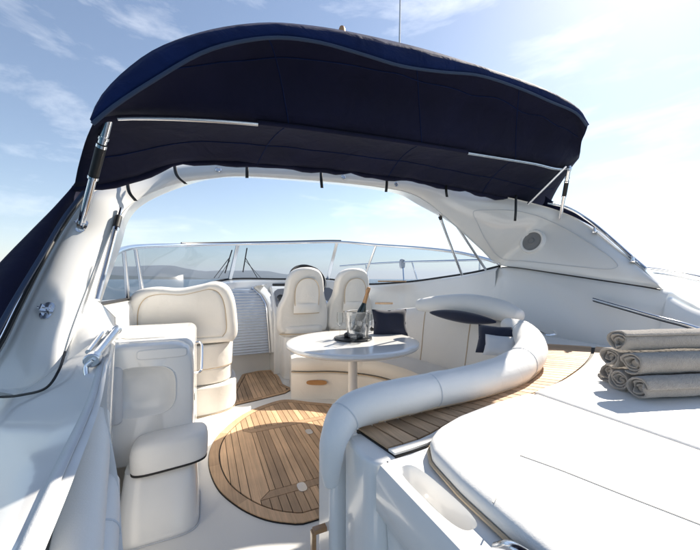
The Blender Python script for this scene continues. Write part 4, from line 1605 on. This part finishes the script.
q = [V(x, y, .283 + .06 * (x + .18) / .36 * .35) for x, y in superrect(-.17, 2.05, .180, .100, 60, 4)]
tube(bm, q + [q[0]], .006, 6, cap=False)
obj('pad_seal', bm, 'caulk', js)

# cushions stowed in the port coaming pocket
for nm, pts_, rad, lab in (('stowed_cushion', [V(-0.3014, 1.2143, 0.8743), V(-0.2800, 1.0837, 0.8215), V(-0.2563, 0.9410, 0.7820), V(-0.2314, 0.8088, 0.7580), V(-0.2142, 0.7240, 0.7460)], [.036, .042, .044, .044, .044],
                            'long rounded cream cushion stowed along the port coaming pocket'),
                           ('stowed_cushion', [V(-0.2376, 1.0534, 0.7491), V(-0.2215, 0.9471, 0.7321), V(-0.2053, 0.8408, 0.7241), V(-0.1928, 0.7582, 0.7072)], [.028, .034, .036, .036],
                            'shorter white cushion stowed below the long one in the coaming pocket')):
    c_ = thing(nm, pts_[-1], lab, 'cushion')
    bm = B()
    q = crs(pts_, 8)
    rq = [p.x for p in crs([V(r_, 0) for r_ in rad], 8)]
    roll(bm, q, rq, 18)
    obj('padding', bm, 'leather_white', c_, angle=0)
    for f in ((.55,) if len(rad) == 4 else ()):
        i = int(len(q) * f)
        tg = (q[i + 1] - q[i - 1]).normalized()
        bm = B()
        m3 = disc_matrix(tg)
        tube(bm, [q[i] + m3 @ V(math.cos(a) * rq[i] * 1.01, math.sin(a) * rq[i] * 1.01, 0) for a in [k * math.pi / 12 for k in range(25)]], .0025, 6, cap=False)
        obj('seam', bm, 'vinyl_grey', c_)

# ------------------------------------------------------------------ helm console and wheel
hc = thing('helm_console', (1.6, 4.6, 0), 'white helm console with dark instrument panel under the windshield', 'console')
bm = B()
pf = [(4.36, -.004), (4.36, .80), (4.385, .85), (4.60, 1.17), (4.64, 1.195), (4.95, 1.20), (4.95, -.004)]
prism(bm, [(.86, y, z) for y, z in pf], (1.5, 0, 0))
obj('moulding', bm, 'gelcoat', hc, bevel=(.02, 3))


def dashp(x, t_, lift):
    y, z = 4.385 + (4.60 - 4.385) * t_, .85 + (1.17 - .85) * t_
    return V(x, y - .83 * lift, z + .56 * lift)


bm = B()
prism(bm, [dashp(x, t_, .003) for x, t_ in superrect(1.58, .53, .68, .44, 40, 9)], (0, -.83 * .012, .56 * .012))
ip = obj('instrument_panel', bm, 'dash_grey', hc, bevel=(.004, 2))
for x in (.98, 1.12, 1.26, 1.9, 2.05):
    p = dashp(x, .55, .0155)
    bm = B()
    lathe(bm, [(.0005, .0), (.046, 0), (.052, .006), (.055, 0)], p, 22, disc_matrix((0, -.83, .56)), False)
    obj('gauge', bm, 'dark_plastic', ip)
bm = B()
prism(bm, [(x, y, 1.1985) for x, y in superrect(1.6, 4.79, .70, .13, 30, 5)], (0, 0, .035))
obj('dash_cowl', bm, 'dark_plastic', hc, bevel=(.012, 3))
bm = B()
lathe(bm, [(.05, 0), (.055, .03), (.045, .07), (.02, .09), (.0005, .095)], (1.42, 4.74, 1.233), 20, None, False)
obj('compass', bm, 'dark_plastic', hc)
bm = B()
tube(bm, crs([V(2.2, 4.5, .98), V(2.2, 4.45, 1.1), V(2.2, 4.40, 1.19), V(2.2, 4.36, 1.21)], 5), .014, 8)
obj('throttle_lever', bm, 'chrome', hc)
for k in range(6):
    p = dashp(1.42 + .055 * k, .30, .0155)
    bm = B()
    prism(bm, [p + V(x, -.56 * 0 + y * .56, y * .83) for x, y in ((-.018, -.026), (.018, -.026), (.018, .026), (-.018, .026))], (0, -.83 * .008, .56 * .008))
    obj('switch', bm, 'alloy', ip)
wc = V(1.3641, 4.4555, 1.2928)
sw = thing('steering_wheel', wc, 'black steering wheel above the left helm seat', 'steering wheel')
mt = disc_matrix((0.05, -.78, .62))
bm = B()
q = [wc + mt @ V(.26 * math.cos(2 * math.pi * k / 40), .26 * math.sin(2 * math.pi * k / 40), 0) for k in range(40)]
rg = []
for k in range(40):
    tg = (q[(k + 1) % 40] - q[k - 1]).normalized()
    nn = mt @ V(0, 0, 1)
    ss = tg.cross(nn)
    rg.append([q[k] + (nn * math.cos(a) + ss * math.sin(a)) * .021 for a in [j * math.pi / 5 for j in range(10)]])
sheet(bm, rg, close_u=True, close_v=True)
obj('rim', bm, 'rubber', sw)
for a in (.3, math.pi - .3, -math.pi / 2):
    bm = B()
    tube(bm, [wc + mt @ V(0, 0, -.02), wc + mt @ V(.255 * math.cos(a), .255 * math.sin(a), 0)], [.022, .014], 10)
    obj('spoke', bm, 'alloy', sw)
bm = B()
lathe(bm, [(.0005, .01), (.05, .006), (.062, -.008), (.055, -.03), (.035, -.06), (.032, -.22)], wc, 24, mt, False)
obj('hub', bm, 'dark_plastic', sw)

# ------------------------------------------------------------------ sun pad
def cushion(name, outline, z0, z1, label, mat='leather_white', group=None):
    P = [V(x, y, 0) for x, y in outline]
    q = resample(P + [P[0]], 161)[:-1]
    n = len(q)
    c_ = sum(q, V(0, 0, 0)) / n
    nor = []
    for i in range(n):
        tg = (q[(i + 3) % n] - q[i - 3]).normalized()
        nn = V(-tg.y, tg.x, 0)
        if nn.dot(c_ - q[i]) < 0:
            nn = -nn
        nor.append(nn)
    h = z1 - z0
    rings_ = []
    for ins, z in ((.006, z0), (.0, z0 + h * .3), (-.001, z0 + h * .6), (.003, z1 - h * .2), (.010, z1 - .004), (.020, z1), (.030, z1 + .001)):
        rings_.append([zed(p + nn * ins, z) for p, nn in zip(q, nor)])
    bm = B()
    G = sheet(bm, rings_, close_v=True)
    capface(bm, G[-1])
    capface(bm, G[0])
    t_ = thing(name, (c_.x, c_.y, z0), label, 'cushion', group)
    obj('pad', bm, mat, t_, angle=60)
    bm = B()
    tube(bm, [zed(p + nn * -.004, z0 + h * .16) for p, nn in zip(q, nor)] + [zed(q[0] + nor[0] * -.004, z0 + h * .16)], .0045, 6, cap=False)
    obj('edge_piping', bm, 'stitch', t_)
    return t_


padA = cushion('sun_pad', [(.500, -.62), (.498, .1), (.499, .36), (.508, .53), (.530, .655), (.565, .71), (.63, .752), (.74, .79), (.9, .818), (1.08, .835), (1.132, .833), (1.14, .80), (1.14, -.62)],
               .8212, .868, 'white sun pad cushion nearest the walkway, empty, with stitched seams')
padB = cushion('sun_pad', [(1.158, -.62), (1.158, .80), (1.17, .838), (1.3, .862), (1.5, .90), (1.75, .962), (2.0, 1.035), (2.2, 1.10), (2.36, 1.09), (2.45, .95), (2.45, -.62)],
               .8212, .868, 'white sun pad cushion carrying the stack of towels')
for path in ([V(0.7008, 0.5382, 0.8830), V(0.7298, 0.4601, 0.8830), V(0.7586, 0.3593, 0.8830), V(0.7905, 0.2559, 0.8830), V(0.8081, 0.1936, 0.8830)],
             [V(1.0643, 0.6517, 0.8830), V(0.8919, 0.6049, 0.8830), V(0.7008, 0.5382, 0.8830), V(0.5727, 0.4796, 0.8830), V(0.5051, 0.4456, 0.8830)]):
    bm = B()
    tube(bm, [zed(p, .8697) for p in crs(path, 8)], .0016, 6)
    obj('stitched_seam', bm, 'stitch_pale', padA)

bm = B()
prism(bm, [(1.1405, -.62, .822), (1.1575, -.62, .822), (1.1575, .815, .822), (1.1405, .815, .822)], (0, 0, .038))
obj('joint_strip', bm, 'stitch_pale', padB, smooth=False)
# deck cleat at the corner
cl = thing('deck_cleat', (.474, .30, .8205), 'polished steel fairlead on the moulding beside the sun pad', 'cleat')
bm = B()
q = crs([V(.478, .20, .822), V(.476, .23, .848), V(.473, .30, .857), V(.47, .37, .85), V(.469, .405, .824)], 6)
tube(bm, q, .011, 12)
obj('horn', bm, 'chrome', cl)
bm = B()
prism(bm, [(x, y, .8212) for x, y in superrect(.474, .30, .014, .11, 24, 3)], (0, 0, .006))
obj('foot', bm, 'chrome', cl)

# hatch hinge hardware on the deck by the settee corner
hg = thing('folding_padeye', V(2.4230, 1.6431, 0.8781), 'small steel folding padeye on the coaming behind the settee corner', 'padeye')
bm = B()
tube(bm, crs([V(2.3875, 1.6593, 0.8859), V(2.3885, 1.6039, 0.8713), V(2.4512, 1.5754, 0.8789), V(2.5295, 1.6496, 0.8936)], 5), .008, 8)
obj('bail', bm, 'chrome', hg)

# ------------------------------------------------------------------ towels
AXIS = V(.985 * CY + .12 * SY, -.985 * SY + .12 * CY, 0).normalized()
PERP = V(-AXIS.y, AXIS.x, 0)
TR = .046
TRND = random.Random(11)


def towel(c0, label, seed, squash=.93, spin=0.0):
    """one rolled towel: a spiral sheet drawn along its axis"""
    t_ = thing('rolled_towel', (0, 0, 0), label, 'towel', 'rolled towels stacked on the sun pad')
    t_.location = c0 - V(0, 0, TR * squash)
    turns = 2.1 + .9 * ((seed * .37) % 1)
    ns, nl = 70, 44
    L = .50
    rows_ = []
    for j in range(nl):
        f = j / (nl - 1)
        x = f * L
        r_ = []
        for i in range(ns):
            g = i / (ns - 1)
            th = spin + g * turns * 2 * math.pi
            rad = .009 + (TR - .0045 - .009) * g ** .85
            w = 1 + .085 * noise.noise(V(math.cos(th) * 1.2 + seed, math.sin(th) * 1.2, x * 7)) + .05 * noise.noise(V(th * .6, seed * 2, x * 16))
            inx = .020 * noise.noise(V(th * .7, seed, 3)) + .02 * (1 - g) * (1 if f < .5 else -1) * 0.5
            xx = x + (inx if f < .1 else (inx if f > .9 else 0))
            r_.append(c0 + AXIS * xx + PERP * (rad * w * math.cos(th)) + V(0, 0, rad * w * squash * math.sin(th)))
        rows_.append(r_)
    bm = B()
    sheet(bm, rows_)
    o_ = obj('terry_roll', bm, 'towel', t_, angle=0, solid=.0085)
    md = o_.modifiers.new('sub', 'SUBSURF')
    md.levels = md.render_levels = 1
    tx = bpy.data.textures.new('terry', 'CLOUDS')
    tx.noise_scale = .007
    dm = o_.modifiers.new('pile', 'DISPLACE')
    dm.texture = tx
    dm.strength = .0042
    dm.texture_coords = 'LOCAL'
    bm = B()
    tube(bm, [c0 - AXIS * .0 + V(0, 0, -.002) + AXIS * .02, c0 + AXIS * (L - .02)], .0125, 10)
    obj('core_fold', bm, 'towel', t_)
    return t_


Z0 = .870 + TR * .93
towel(V(1.3961, 0.6111, Z0), 'grey rolled towel at the bottom front of the stack', 1.0, spin=.3)
towel(V(1.4482, 0.6939, Z0), 'grey rolled towel in the middle of the bottom row of the stack', 2.0, spin=2.3)
towel(V(1.5207, 0.7686, Z0), 'grey rolled towel at the bottom rear of the stack', 3.3, spin=4.0)
towel(V(1.4320, 0.6464, Z0 + .076), 'grey rolled towel at the front of the middle row', 4.4, spin=1.1)
towel(V(1.4681, 0.7376, Z0 + .076), 'grey rolled towel at the rear of the middle row, its end poking out left', 5.7, spin=3.1)
towel(V(1.4392, 0.6936, Z0 + .149), 'grey rolled towel alone on top of the stack', 6.9, spin=5.0)

# ------------------------------------------------------------------ hazy air over the water
bm = B()
box(bm, -13000, 13000, -13000, 13000, SEA_Z - 1.0, 330)
hz_m = bpy.data.materials.new('hazy_air')
hz_m.use_nodes = True
t = hz_m.node_tree
t.nodes.clear()
o_ = t.nodes.new('ShaderNodeOutputMaterial')
pv = t.nodes.new('ShaderNodeVolumePrincipled')
pv.inputs['Color'].default_value = (.86, .91, 1.0, 1)
pv.inputs['Density'].default_value = 1.25e-4
pv.inputs['Anisotropy'].default_value = .2
t.links.new(pv.outputs[0], o_.inputs['Volume'])
MAT['hazy_air'] = hz_m
hz_o = obj('haze', bm, 'hazy_air', smooth=False)
tag(hz_o, 'pale sea haze fading the distant hills', 'haze', kind='stuff')
